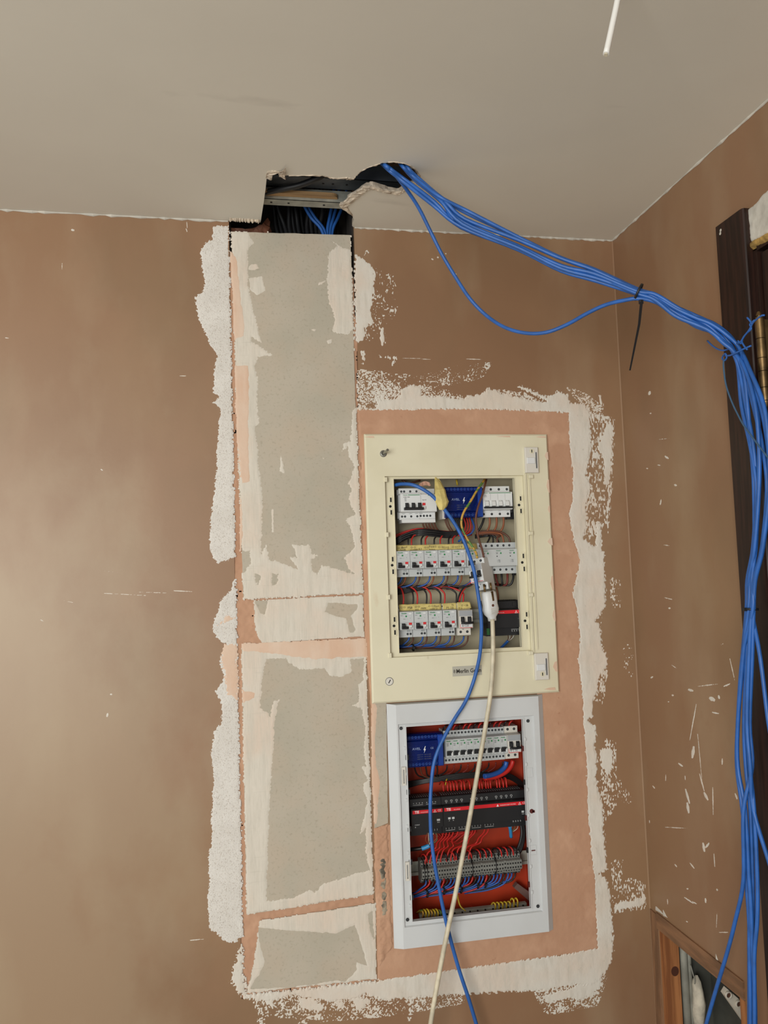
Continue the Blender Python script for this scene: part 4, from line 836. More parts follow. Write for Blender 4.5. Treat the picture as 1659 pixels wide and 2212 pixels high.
# terminal block under a clear blue cover ------------------------------------------------------------------------
def avel(cx, w_, z, yr, label, s=1.):
    d = thing('distribution_block', (cx, yr, z), label, 'terminal block', 'terminal blocks under clear blue covers'); h = w_ / 2
    MB().box(-h + .003, h - .003, -.044, 0, -.034, .034).build('base', mat('block_base', (40, 48, 78), .6), d)
    for zz in (-.028, -.010, .010, .028):
        MB().box(-h + .006, h - .010, -.050, -.044, zz - .004, zz + .004).build('brass_bar', m_galvd, d)
        for i in range(9):
            xx = -h + .010 + i * (w_ - .024) / 8
            MB().cyl((xx, -.050, zz), (0, -1, 0), .0030, .0035, 8).build('bar_screw', m_screw, d)
    b = MB(); b.prism_x([(-.030, -.040), (-.056, -.040), (-.056, -.0265), (-.062, -.0240), (-.062, .0240), (-.056, .0265), (-.056, .0365), (-.050, .0400), (-.030, .0400)], -h, h)
    cv_ = b.build('clear_cover', m_cover, d)
    MB().box(h - .0125, h + .001, -.0635, -.03, -.0395, .0380, .002).build('cover_clip', mat('blue_clip', (24, 66, 156), .3), d)
    for zz in (-.0335, .0335):
        for i in range(9):
            MB().ring((-h + .009 + i * (w_ - .026) / 8, -.0562, zz), (0, -1, 0), .0018, .0030, .0007, 10).build('cover_hole', mat('blue_print', (48, 88, 170), .5), d)
    text('AVEL', .0085, mat('pale_blue_print', (150, 166, 200), .5), d, (-h * .45, -.0624, .0060), squeeze=1.15); text('CE', .0065, mat('pale_blue_print', (150, 166, 200), .5), d, (h * .40, -.0624, .0055))
    b = MB(); b.prism_y([(.0010, .0115), (-.0035, .0020), (-.0008, .0020), (-.0022, -.0055), (.0028, .0048), (.0002, .0048), (.0026, .0115)], -.0626, -.0621); b.build('lightning_mark', m_whitep, d)
    for rr_ in range(3): text('ooo o o  oo o ooo', .0046, m_greyp, d, (-.002, -.0624, -.0085 - rr_ * .0052))
    return d
a, c = W(963, 1083, YN), W(1043, 1083, YN)
avel((a.x + c.x) / 2, c.x - a.x, row_pos(903, 1085).z, YR, 'clear blue covered terminal block in the top row of the cream panel')
a = W(956, 1090, YN + .03); b = MB().prism_x([(0, -.040), (-.044, -.040), (-.046, -.020), (-.046, .034), (0, .036)], -.004, .004); e_ = b.build('end_bracket', m_brkc, None, (a.x, YR, row_pos(903, 1087).z)); tag(e_, 'pale end bracket left of the blue block in the cream panel', 'end bracket')

# black power-supply module, bottom right ----------------------------------------------------------------------------
def tis_module(x0, x1, z, yr, label, kind):
    w_ = x1 - x0; h = w_ / 2; d = thing('control_module', ((x0 + x1) / 2, yr, z), label, 'control module', 'black control modules')
    MB().prism_x([(0, -.045), (-.046, -.045), (-.046, -.0245), (-.062, -.0235), (-.062, .0215), (-.060, .0235), (-.046, .0250), (-.044, .0430), (-.040, .0450), (0, .0450)], -h, h).build('body', m_blackp, d)
    MB().box(-h + .003, h - .001, -.0625, -.0615, .0120, .0205).build('red_stripe', m_redlab, d)
    text('TIS', .0088, m_whitep, d, (-h + .014, -.0628, .0163), bold=.0002)
    text('CE', .0070, m_whitep, d, (h - .009, -.0628, .0163)); b = MB()
    b.prism_y([(h - .024, .0125), (h - .0165, .0125), (h - .02025, .0195)], -.0629, -.0626); tri = b.build('warning_triangle', m_whitep, d); b = MB(); b.prism_y([(h - .0225, .0133), (h - .018, .0133), (h - .02025, .0177)], -.0631, -.0628); b.build('triangle_centre', m_redlab, tri)
    if kind == 'psu':
        text('TS-POWER-2.5A', .0030, m_whitep, d, (-h + .034, -.0628, .0150))
        for i in range(4): text('/)', .0048, m_whitep, d, (h - .028 + i * .0065, -.0463, -.0335))
        b = MB(); b.box(h - .030, h - .008, -.0465, -.0459, -.0300, -.0295); b.build('print_line', m_whitep, d)
        b = MB()
        for i in range(5): b.box(-h + .001, -h + .0085, -.0475, -.0455, -.0270 - i * .0034, -.0252 - i * .0034)
        b.build('green_plug', mat('green_plug_plastic', (50, 130, 62), .5), d)
        text('PROGRAMMING', .0030, m_greyp, d, (0, -.0447, .0280)); text('PRG', .003, m_greyp, d, (h - .014, -.0623, -.002))
        b = MB(); b.box(h - .024, h - .012, -.047, -.044, .030, .040); b.build('top_plug', m_blackm, d)
    if kind == 'small':
        text('IP-COM-PORT', .0030, m_whitep, d, (-h + .033, -.0628, .0150)); MB().cyl((-h + .014, -.0618, -.003), (0, -1, 0), .006, .0006, 16).build('dial', m_blackm, d)
        bb = MB(); bb.box(h - .016, h - .008, -.0640, -.0615, -.0090, -.0040, .0008); bb.build('program_button', m_brk, d); text('PROG', .0026, m_whitep, d, (h - .012, -.0624, -.0125)); text('ETHERNET', .0026, m_whitep, d, (-h + .014, -.0624, -.0145)); text('4', .005, m_whitep, d, (-h + .009, -.0624, -.0200))
        for i in range(8): text('\u00f8' if False else 'o', .0050, m_whitep, d, (-h + .010 + i * .0075 + (.004 if i > 3 else 0), -.0453, .0335))
        for i in range(3): text(')', .0050, m_whitep, d, (h - .026 + i * .007, -.0463, -.0345))
        for q in (0, 1): MB().box(-h + .008 + q * .034, -h + .034 + q * .034, -.0457, -.0452, .0288, .0293).build('print_line', m_whitep, d)
    if kind == 'large':
        text('RCU-24R20Z', .0030, m_whitep, d, (-h + .036, -.0628, .0150)); text('WARNING HIGH VOLTAGE', .0034, m_whitep, d, (h - .052, -.0628, .0155)); b = MB(); b.prism_y([(h - .082, .0130), (h - .076, .0130), (h - .079, .0190)], -.0629, -.0626); b.build('warning_triangle', m_whitep, d)
        for q in (.012, .022): MB().box(-h + q, -h + q + .0065, -.0640, -.0615, -.0075, -.0025, .0006).build('push_button', m_brk, d); text('S' + ('1' if q < .02 else '2'), .003, m_whitep, d, (-h + q + .0032, -.0624, -.0110))
        MB().box(h - .016, h - .0095, -.0640, -.0615, -.0075, -.0025, .0006).build('program_button', m_brk, d); text('PROG', .0026, m_whitep, d, (h - .012, -.0624, -.0110))
        for g_ in range(3):
            for i in range(4):
                x_ = -h + .013 + g_ * .066 + i * .0135
                if x_ < h - .008: text('C)', .0062, m_whitep, d, (x_, -.0453, .0325)); text('U', .0040, m_whitep, d, (x_, -.0457, .0283))
        for i in range(16):
            x_ = -h + .010 + i * .0075 + .004 * (i // 4)
            if not 7 < i < 8: text(')', .0048, m_whitep, d, (x_, -.0463, -.0345))
        for q in range(4): MB().box(-h + .009 + q * .034, -h + .033 + q * .034, -.0465, -.0459, -.0395, -.0390).build('print_line', m_whitep, d)
        for i in range(4): text('/)', .0050, m_whitep, d, (h - .034 + i * .0065, -.0463, -.0320))
    # ventilation ribs on the top
    b = MB(); nr = max(6, int(w_ / .006))
    for i in range(nr): b.box(-h + .004 + i * (w_ - .008) / nr, -h + .0058 + i * (w_ - .008) / nr, -.034, -.012, .0450, .0462)
    b.build('top_ribs', m_greyp if kind != 'psu' else m_blackm, d)
    return d
a, c = W(1054, 1345, YN + .004), W(1132, 1345, YN + .004)
tis_module(a.x, c.x, row_pos(925, 1341.5).z - .002, YR, 'black power module with red stripe at the lower right of the cream panel', 'psu')

# ================================================================== THE WHITE PANEL
YF2, YL2, YR2 = -.016, -.011, .080
YN2 = YR2 - .066
lx0, lx1, lz0, lz1 = .3565, .7640, .7010, 1.2825
s_tl, s_br = W(860, 1565, YF2), W(1177, 1974, YF2); sx0, sx1 = s_tl.x, (W(1150, 1547, YF2).x + s_br.x) / 2; sz1, sz0 = s_tl.z, W(875, 2004, YF2).z
t_tl = W(877, 1570, YL2); tx0, tz1 = t_tl.x, t_tl.z; tx1 = W(1138, 1760, YL2).x; tz0 = W(891, 1990, YL2).z
lpanel = thing('consumer_unit', ((lx0 + lx1) / 2, 0, lz0), 'white plastic consumer unit with orange box and no door, below the cream panel', 'electrical panel')
lo = Vector(lpanel.location)
b = MB(); c0 = .021; c1 = .0165
rings = [[(lx0, lz0), (lx1, lz0), (lx1, lz1), (lx0, lz1)], [(lx0 + c0, lz0 + .002), (lx1 - c1, lz0 + .002), (lx1 - c1, lz1 - .002), (lx0 + c0, lz1 - .002)], [(sx0, sz0), (sx1, sz0), (sx1, sz1), (sx0, sz1)], [(sx0 + .002, sz0 + .002), (sx1 - .002, sz0 + .002), (sx1 - .002, sz1 - .002), (sx0 + .002, sz1 - .002)], [(tx0, tz0), (tx1, tz0), (tx1, tz1), (tx0, tz1)], [(tx0, tz0), (tx1, tz0), (tx1, tz1), (tx0, tz1)]]
ys = [-.002, YF2, YF2, YL2, YL2, YL2 + .010]
v = [(x, y, z) for rg, y in zip(rings, ys) for x, z in rg]; f = [(k * 4 + i, k * 4 + (i + 1) % 4, k * 4 + 4 + (i + 1) % 4, k * 4 + 4 + i) for k in range(5) for i in range(4)]
b.add(v, f); PB(b, 'frame', m_pwhite, lpanel, lo)
def LPx(b, name, m_): return PB(b, name, m_, lpanel, lo)
# raised rim around the opening, clips, latches, screws
b = MB().frame(tx0 - .003, tx1 + .003, tz0 - .003, tz1 + .003, tx0, tx1, tz0, tz1, YL2 - .0025, YL2 + .001); LPx(b, 'opening_rim', m_pwhite)
for k in range(7):
    for x_, s in ((tx0, -1), (tx1, 1)):
        z_ = tz0 + (tz1 - tz0) * (.08 + .135 * k)
        b = MB().box(x_ + s * .0005, x_ + s * .007, YL2 - .003, YL2, z_ - .004, z_ + .004, .001); LPx(b, 'clip_boss', m_pwhite)
for k, fz in enumerate((.12, .30, .47, .66, .84)):
    for x_, s in ((tx0, 1), (tx1, -1)):
        z_ = tz0 + (tz1 - tz0) * fz; b = MB().box(x_ - s * .004, x_ + s * .0045, YL2 - .0008, YL2 + .004, z_ - .006, z_ + .006); LPx(b, 'side_notch', m_blackm if s > 0 or k % 2 else mat('dark_red_notch', (84, 24, 18), .6))
for (px, py) in ((870.5, 1676), (878.5, 1881)):
    c = W(px, py, YL2); b = MB().frame(c.x - .004, c.x + .006, c.z - .022, c.z + .022, c.x - .0005, c.x + .003, c.z - .017, c.z + .016, YL2 - .006, YL2); l_ = LPx(b, 'latch', m_brkc)
    b = MB().box(c.x - .004 - lo.x, c.x + .0005 - lo.x, YL2 - .001, YL2, c.z - .019 - lo.z, c.z + .020 - lo.z); b.build('latch_opening', m_darkgrey, l_)
for (px, py) in ((866, 1573), (1140, 1557), (880, 1986), (1161.5, 1957)):
    c = W(px, py, YL2); b = MB().cyl((c.x, YL2, c.z), (0, -1, 0), .0062, .0012, 18); q = LPx(b, 'screw_well', m_pwhite)
    b = MB().cyl((c.x - lo.x, YL2 - .0012, c.z - lo.z), (0, -1, 0), .0042, .0010, 14); b.build('screw', m_blackp, q)
    b = MB(); b.box(c.x - .0026 - lo.x, c.x + .0026 - lo.x, YL2 - .0026, YL2 - .0021, c.z - .0006 - lo.z, c.z + .0006 - lo.z); b.box(c.x - .0006 - lo.x, c.x + .0006 - lo.x, YL2 - .0026, YL2 - .0021, c.z - .0026 - lo.z, c.z + .0026 - lo.z); b.build('screw_cross', m_galvd, q)
c = W(1150, 1752, YL2); b = MB().cyl((c.x - .002, YL2, c.z), (0, -1, 0), .0055, .001, 12); b.box(c.x, c.x + .006, YL2 - .001, YL2, c.z - .004, c.z + .002); LPx(b, 'knockout', mat('dark_red_notch', (84, 24, 18), .6))
c = W(1152, 1837, YL2); b = MB().box(c.x - .005, c.x + .005, YL2 - .001, YL2, c.z - .0012, c.z + .0012); LPx(b, 'slit', mat('dark_red_notch', (84, 24, 18), .6))
for py in (1669, 1836):
    c = W(1144 + (py - 1669) * .045, py, YL2); b = MB().frame(c.x - .009, c.x + .008, c.z - .012, c.z + .012, c.x - .008, c.x + .007, c.z - .011, c.z + .011, YL2 - .0012, YL2); LPx(b, 'raised_outline', m_pwhite)
# orange box
tb2 = .112; b = MB(); x0, x1, z0, z1 = LP[0] + .001, LP[1] - .001, LP[2] + .001, LP[3] - .001
b.box(x0, x1, tb2, tb2 + .002, z0, z1); b.box(x0, x0 + .002, YL2 + .011, tb2, z0, z1); b.box(x1 - .002, x1, YL2 + .011, tb2, z0, z1); b.box(x0, x1, YL2 + .011, tb2, z0, z0 + .002); b.box(x0, x1, YL2 + .011, tb2, z1 - .002, z1)
LPx(b, 'box', m_orange)
for k in range(6):
    xx = x0 + .04 + k * .055; b = MB().box(xx, xx + .003, .06, tb2, z0, z0 + .010); LPx(b, 'floor_rib', m_orangerib)
for k in range(4):
    zz = z0 + .06 + k * .13; b = MB().box(x1 - .016, x1 - .002, .05, .054, zz, zz + .05); LPx(b, 'side_rib', m_orangerib)
b = MB(); b.prism_y([(x1 - .05, z0 + .055), (x1 - .002, z0 + .010), (x1 - .002, z0 + .035), (x1 - .04, z0 + .065)], .08, .095); LPx(b, 'corner_brace', mat('grey_brace', (110, 84, 76), .6))
def r2(px, py): q = W(px, py, YN2); return Vector((q.x, YR2, q.z))
zr1 = r2(1030, 1613.5).z; zr2 = W(925, 1752.5, YR2 - .062).z - .0163; zr3 = W(1020, 1878, YR2 - .045).z
for z_ in (zr1, zr2, zr3):
    b = MB(); a_, c_ = x0 + .003, x1 - .006; yy = YR2
    b.box(a_, c_, yy + .005, yy + .0065, z_ - .0135, z_ + .0135); b.box(a_, c_, yy - .001, yy + .0002, z_ + .0095, z_ + .0175); b.box(a_, c_, yy - .001, yy + .0002, z_ - .0175, z_ - .0095); b.box(a_, c_, yy, yy + .0065, z_ + .0095, z_ + .011); b.box(a_, c_, yy, yy + .0065, z_ - .011, z_ - .0095); b.box(a_ + .02, a_ + .035, yy + .006, tb2, z_ - .01, z_ + .01); b.box(c_ - .035, c_ - .02, yy + .006, tb2, z_ - .01, z_ + .01)
    LPx(b, 'rail', m_galv)
a, c = r2(878.5, 1617), r2(957.5, 1613)
avel((a.x + c.x) / 2, c.x - a.x, zr1 - .001, YR2, 'clear blue covered terminal block at the top left of the white panel')
def mcb1(loc, label):
    w_ = .0178; d = thing('miniature_breaker', loc, label, 'circuit breaker', 'slim breakers in the white panel'); h = w_ / 2
    MB().prism_x(prof(.082, .046, .066, .045, .001), -h + .0001, h - .0001).build('body', m_brk, d)
    MB().box(-h + .0022, h - .0005, -.0672, -.0655, -.0165, -.0060).build('toggle_recess', m_blackm, d)
    b = MB(); b.box(-.0062, .0040, -.0745, -.0655, -.0095, -.0045, .001); b.build('toggle', m_blackp, d)
    MB().box(.0042, .0082, -.0720, -.0655, -.0165, -.0070, .001).build('toggle_side', m_brkw, d)
    MB().box(.0025, .0062, -.0664, -.0655, .0105, .0145).build('green_square', m_green, d)
    text('Schneider', .0040, m_green, d, (-.0012, -.0663, .0190), squeeze=.72, bold=.0001); text('Easy9\nC10\n240V', .0026, m_greyp, d, (-.0040, -.0663, .0105)); text('1', .003, m_greyp, d, (.005, -.0663, .0015)); text('4.5kA', .0024, m_greyp, d, (0, -.0663, -.0192)); text('1  2', .0026, m_greyp, d, (0, -.0453, .0262))
    screws(d, (-.0042, .0044), .0345, .045, .0028); screws(d, (-.0042, .0044), -.0325, .045, .0028)
    return d
first = None
for i in range(9):
    p = r2(970.5 + 15.0 * i, 1616); p.z = zr1; lab = f'{ORD[i]} slim breaker from the left in the white panel top row'
    if first is None: first = mcb1(p, lab); xx0 = p.x
    else: p.x = xx0 + .01795 * i; dup(first, p, lab)
p = Vector((xx0 + .01795 * 8.5 + .0185, YR2, zr1 + .001))
mcb2(p, 'two-pole breaker with red edged note at the top right of the white panel', 'two-pole breakers', 'B C 32')
b = MB(); b.box(p.x + .018, p.x + .024, YR2 - .03, YR2, zr1 - .022, zr1 + .022); b.box(p.x + .018, p.x + .030, YR2 - .022, YR2 - .008, zr1 + .008, zr1 + .020); tag(b.build('rail_stop', m_blackp), 'black rail stop right of the two-pole breaker in the white panel', 'rail stop')
a, c, e = W(888.5, 1755, YR2 - .062), W(956.5, 1752, YR2 - .062), W(1139, 1740, YR2 - .062)
tis_module(a.x, c.x, zr2, YR2, 'smaller black control module with red stripe on the left in the white panel', 'small')
tis_module(c.x + .001, e.x, zr2, YR2, 'long black control module with red stripe across the white panel', 'large')
# grey feed-through terminals
a, c = W(911.5, 1887, YR2 - .045), W(1127.5, 1868, YR2 - .045); NT = 38; pw = (c.x - a.x) / NT
tp = thing('terminal', (a.x + pw / 2, YR2, zr3), 'grey feed-through terminal in the bottom row of the white panel', 'terminal', 'grey terminals on the bottom rail')
MB().prism_x([(0, -.027), (-.026, -.027), (-.032, -.020), (-.032, -.0135), (-.044, -.0115), (-.046, -.009), (-.046, .009), (-.044, .0115), (-.032, .0135), (-.032, .020), (-.026, .027), (0, .027)], -pw / 2 + .00025, pw / 2 - .00025).build('terminal_body', m_term, tp)
for zz, dd in ((-.0235, .0290), (.0235, .0290), (-.0165, .0320), (.0165, .0320)):
    MB().cyl((0, -dd + .0006, zz), (0, -1, 0), .0021, .0012, 8).build('screw_hole', m_darkgrey, tp)
for zz in (-.0050, .0050): MB().box(-.0018, .0018, -.0464, -.0455, zz - .0022, zz + .0022).build('test_slot', m_darkgrey, tp)
for i in range(1, NT):
    dup(tp, (a.x + pw * (i + .5), YR2, zr3 + (.0012 if i % 9 == 4 else 0)), tp['label'])
for i, k in enumerate((1.0, 2.0, 19.0, 28.0)):
    x_ = a.x + pw * k; b = MB().prism_x([(-.010, -.028), (-.030, -.028), (-.0485, -.012), (-.0485, .012), (-.030, .029), (-.010, .029)], -.0006, .0006)
    tag(b.build('separator_plate', m_blackm, None, (x_, YR2, zr3)), ['black separator plate nearest the left end of the terminal row', 'second black separator plate from the left of the terminal row', 'black separator plate in the middle of the terminal row', 'black separator plate toward the right of the terminal row'][i], 'separator', 'black plates between terminals')

# ================================================================== WIRES
r = random.Random(21)
def J(k): return r.uniform(-k, k)
G_UP = 'wires in the cream panel'; G_LO = 'wires in the white panel'
def wires(pts, mtl, label, group, rad=.0019, name=None, sub=4):
    return wire(name or 'wire', P(pts), rad, mtl, label, 'wire', group, 6, sub)
# --- cream panel, between top and middle rows
for i in range(9):
    o_ = i - 4
    wires([(846, 1176 + o_ * 1.8, .060), (862, 1166 + o_ * 1.5, .05), (884, 1156 + o_ * 1.4, .045 + .002 * (i % 3)), (908, 1150 + o_ * 1.4, .040), (940, 1152 + o_ * 1.5, .040 - .002 * (i % 3)), (965, 1155 + o_ * 1.4, .04), (984, 1153 + o_ * 1.2, .04), (985 + i * 2.0, 1138, .042), (974 + i * 4.6, 1116, .045)], m_blackw, 'black wire in the thick bundle under the top row of the cream panel', G_UP, .0024)
for i in range(2):
    wires([(846, 1160 + i * 5, .062), (880, 1147 + i * 3, .055), (910, 1142 + i * 3, .05), (950, 1147 + i * 2, .05), (985, 1150, .05)], m_redw, 'red wire lying along the top of the black bundle in the cream panel', G_UP, .0022)
for i in range(5):
    wires([(912 + i * 6, 1118, .036), (914 + i * 6.4, 1134, .040), (921 + i * 6.4, 1146, .045), (932 + i * 6, 1154, .050)], m_brownw, 'brown wire leaving the three-pole breaker', G_UP, .0023)
for i in range(4):
    wires([(1001 + i * 6, 1116, .044), (1006 + i * 5.5, 1134, .040), (1002 + i * 6, 1148, .040), (990 + i * 5, 1158, .044)], m_redw, 'red wire curving down from the blue block in the cream panel', G_UP, .0022)
for i in range(2):
    wires([(960 + i * 4, 1118, .044), (966 + i * 5, 1136, .046), (976 + i * 5, 1152, .05)], m_brownw, 'brown wire dropping from the left of the blue block', G_UP, .0021)
wires([(1018, 1118, .042), (1024, 1138, .03), (1018, 1152, .03), (1002, 1160, .04), (990, 1170, .05)], m_bluew, 'short blue wire under the right end of the blue block', G_UP, .0024)
for i, (x_, rd) in enumerate([(882, 0), (889, 1), (910, 0), (919, 1), (938, 0), (951, 1), (969, 0), (978, 1), (999, 0), (1003, 1)]):
    wires([(x_ + 16, 1155, .046), (x_ + 6, 1157 - J(1.5), .040), (x_ + .5, 1164, .034), (x_, 1172, .030), (x_, 1180, .030)], m_redw if rd else m_blackw, ('red' if rd else 'black') + ' wire looping into a middle-row breaker', G_UP, .0021)
for i, x_ in enumerate((1057, 1072, 1087)):
    wires([(x_, 1114, .036), (x_ + 1, 1130, .036), (x_ - 3, 1144, .042), (x_ - 16, 1156, .05)], m_orangew, 'red-brown wire below the white four-pole breaker', G_UP, .0026)
for i in range(3):
    wires([(1028, 1150 + i * 3, .05), (1055, 1147 + i * 3, .042), (1080, 1149 + i * 4, .038), (1098 - i * 12, 1160 + i, .034), (1103 - i * 14, 1178, .032)], m_brownw if i != 1 else m_orangew, 'brown wire arching into the top of the surge unit', G_UP, .0025)
for i in range(3):
    wires([(1026, 1156 + i * 3, .055), (1050, 1154 + i * 2, .05), (1070 - i * 6, 1160, .042), (1080 - i * 15, 1178, .036)], m_blackw, 'black wire arching into the top of the surge unit', G_UP, .0025)
wires([(1046, 1118, .05), (1040, 1135, .05), (1030, 1152, .055)], m_blackw, 'black wire right of the blue block in the cream panel', G_UP, .003)
# --- between middle and bottom rows
for i in range(6):
    x_ = 868 + i * 30.3
    wires([(x_, 1243, .038), (x_ - 1, 1252, .040), (x_ - 9, 1262, .044), (x_ - 28, 1268, .05), (max(838, x_ - 62), 1270 + J(2), .06)], m_bluew, 'blue wire leaving the bottom of a middle-row breaker', G_UP, .0023)
    wires([(x_ + 8, 1243, .038), (x_ + 7, 1253, .042), (x_ - 1, 1264, .046), (x_ - 22, 1270, .052), (max(838, x_ - 56), 1272 + J(2), .062)], m_brownw if i % 2 else m_orangew, 'brown wire leaving the bottom of a middle-row breaker', G_UP, .0021)
for i in range(7):
    wires([(842, 1268 + i * 3.0, .066), (870, 1266 + i * 2.6, .055), (900, 1266 + i * 1.6, .05), (930, 1265 + i * 1.0, .05), (960, 1264 + i * .8, .048), (990, 1267 + i * .5, .05)], m_blackw, 'black wire in the bundle between middle and bottom rows', G_UP, .0024)
for i, (x_, rd, l) in enumerate([(871, 1, 12), (892, 0, 14), (901, 1, 22), (921, 0, 22), (930, 1, 24), (951, 0, 30), (960, 1, 34), (985, 0, 40), (1000, 1, 60)]):
    wires([(x_ - l, 1269, .05), (x_ - l * .45, 1271 - l * .03, .044), (x_ - 1, 1280, .036), (x_ + 1, 1292, .032), (x_, 1306, .030)], m_redw if rd else m_blackw, ('red' if rd else 'black') + ' wire arching down into a bottom-row breaker', G_UP, .0023)
wires([(960, 1262, .05), (990, 1267, .035), (1010, 1266, .02), (1020, 1258, .004)], m_blackw, 'black wire rising to the dangling breaker from the bundle', G_UP, .0024)
wires([(992, 1300, .035), (996, 1284, .030), (1006, 1268, .016), (1022, 1256, .002)], m_redw, 'red wire rising to the dangling breaker', G_UP, .0024)
wires([(989, 1302, .036), (992, 1286, .032), (1002, 1270, .018), (1018, 1262, .004)], m_blackw, 'black wire beside the red one rising to the dangling breaker', G_UP, .0024)
for i in range(4):
    wires([(1070 + i * 13, 1236, .04), (1072 + i * 12, 1252, .036), (1076 + i * 8, 1264, .040), (1068 + i * 2, 1262, .055)], m_blackw if i % 2 else mat('dark_red_wire', (110, 36, 30), .45), 'dark wire looping under the surge unit', G_UP, .0028)
wires([(1072, 1268, .06), (1076, 1290, .06), (1074, 1320, .07)], m_orangew, 'orange wire behind the plug in the cream panel', G_UP, .0026)
# --- below bottom row
for i in range(5):
    x_ = 884 + i * 29.5
    wires([(x_, 1374, .038), (x_ - 2, 1383, .04), (x_ - 12, 1392, .044), (max(870, x_ - 40), 1396 + J(2), .05), (852, 1398 + J(3), .06)], m_bluew, 'blue wire under the bottom row of the cream panel', G_UP, .0023)
    wires([(x_ + 9, 1374, .040), (x_ + 7, 1386, .044), (x_ - 4, 1396, .048), (max(870, x_ - 34), 1400 + J(2), .054), (854, 1400 + J(3), .062)], m_brownw, 'brown wire under the bottom row of the cream panel', G_UP, .0020)
c = W(892, 1399, .048); b = MB().ring((c.x - .002, c.y, c.z), (1, 0, .1), .008, .0098, .004, 14); b.box(c.x - .003, c.x + .003, c.y - .013, c.y - .007, c.z - .003, c.z + .003); tag(b.build('cable_tie', m_blackp), 'small black tie around the blue wires at the bottom of the cream panel', 'cable tie')
wire('data_cable', P([(1080, 1402, .07), (1090, 1392, .06), (1098, 1384, .05)]), .0036, m_blue, 'short blue data cable under the black power module', 'cable', None, 8)
for i in range(4): wires([(1097, 1385, .05), (1098 + i * 3, 1378, .042), (1097 + i * 4.5, 1371, .04)], mat('white_core', (200, 196, 186), .5) if i % 2 else m_brownw, 'thin stripped core entering the black power module', G_UP, .0009)
wires([(1050, 1346, .05), (1044, 1354, .05), (1040, 1366, .06), (1041, 1404, .085)], m_yellow, 'orange-yellow wire left of the black power module', G_UP, .0020)
wires([(986, 1036, .06), (988, 1048, .06)], m_yellow, 'short yellow wire at the top edge above the blue block', G_UP, .0026)
wires([(868, 1036, .055), (882, 1044, .05), (908, 1038, .05)], m_brownw, 'brown wires at the top left corner of the cream panel', G_UP, .003)
strip_mesh('paper_scrap', P([(906, 1044), (918, 1040), (928, 1042)], .02), P([(905, 1050), (916, 1050), (930, 1049)], .02), mat('pinkish_paper', (206, 160, 136), .8), None, .001, .0015, 6)
sc_ = bpy.data.objects['paper_scrap']; tag(sc_, 'crumpled pinkish scrap above the three-pole breaker', 'scrap')
# --- long loose wires of the cream panel
wire('blue_cable', P([(853, 1048, .010), (868, 1045.5, -.004), (890, 1047, -.022), (912, 1056, -.030), (935, 1072, -.034), (958, 1098, -.036), (976, 1122, -.036), (992, 1148, -.036), (1006, 1178, -.040), (1018, 1212, -.052), (1026, 1242, -.058), (1034, 1292, -.058), (1039, 1330, -.056), (1040, 1366, -.052), (1037, 1410, -.042), (1029, 1450, -.034), (1018, 1486, -.030), (1003, 1520, -.030), (985, 1548, -.032), (965, 1582, -.034), (948, 1616, -.036), (937, 1650, -.038), (932, 1690, -.040), (929.5, 1740, -.042), (931, 1800, -.044), (938, 1860, -.046), (947, 1910, -.048), (960, 1975, -.050), (975, 2036, -.052), (992, 2096, -.05), (1012, 2156, -.05), (1030, 2216, -.05), (1046, 2270, -.05)]),
     .0046, m_blue, 'single long blue cable hanging out of the cream panel down across the white panel', 'cable', None, 10, 4)
wire('yellow_green_wire', P([(1048, 1034, .03), (1042, 1043, .006), (1030, 1060, -.012), (1016, 1084, -.022), (1003, 1104, -.026), (997, 1122, -.026), (998, 1140, -.026), (1008, 1162, -.028), (1020, 1180, -.034), (1028, 1194, -.040), (1031, 1206, -.044)]), .0030, m_yg, 'yellow and green striped wire dropping to the dangling breaker', 'wire', None, 8)
wire('brown_wire', P([(1051, 1034, .03), (1047, 1050, .0), (1041, 1072, -.014), (1033, 1094, -.02), (1028, 1118, -.022), (1030, 1142, -.024), (1034, 1164, -.028), (1041, 1186, -.036), (1045, 1204, -.042)]), .0028, m_brownw, 'long brown wire beside the striped one dropping to the dangling breaker', 'wire', None, 8)
# knot of masking tape round the blue cable
b = MB(); sec = [(942, 1031, 4, .0), (946, 1044, 8, -.014), (950, 1058, 11, -.030), (953, 1072, 13, -.036), (955, 1084, 13.5, -.037), (956, 1094, 11, -.037), (955, 1102, 6, -.037)]
v = []; n = 8; rr_ = random.Random(4)
for (px, py, hw, yy) in sec:
    for k in range(n):
        t = 2 * math.pi * k / n; q = W(px + hw * math.cos(t) + rr_.uniform(-1.2, 1.2), py + rr_.uniform(-1, 1), yy + .0085 * math.sin(t) * (1 if hw > 5 else .3)); v.append(q)
m_ = len(sec); b.add(v, [(i * n + k, i * n + (k + 1) % n, (i + 1) * n + (k + 1) % n, (i + 1) * n + k) for i in range(m_ - 1) for k in range(n)] + [tuple(range(n)), tuple(range((m_ - 1) * n, m_ * n))])
tag(b.build('tape_wrap', m_tape), 'crumpled lump of yellow masking tape wrapped round the blue cable', 'tape')
# dangling two-pole breaker, hung by its wires and tilted so its right flank shows
pc = W(1029, 1243, -.032)
db = mcb2(Vector((pc.x + .044, pc.y + .052, pc.z)), 'loose white two-pole breaker dangling tilted in front of the middle row', 'two-pole breakers', 'E C20', m_brkw, (math.radians(-4), math.radians(-9), math.radians(-40)))
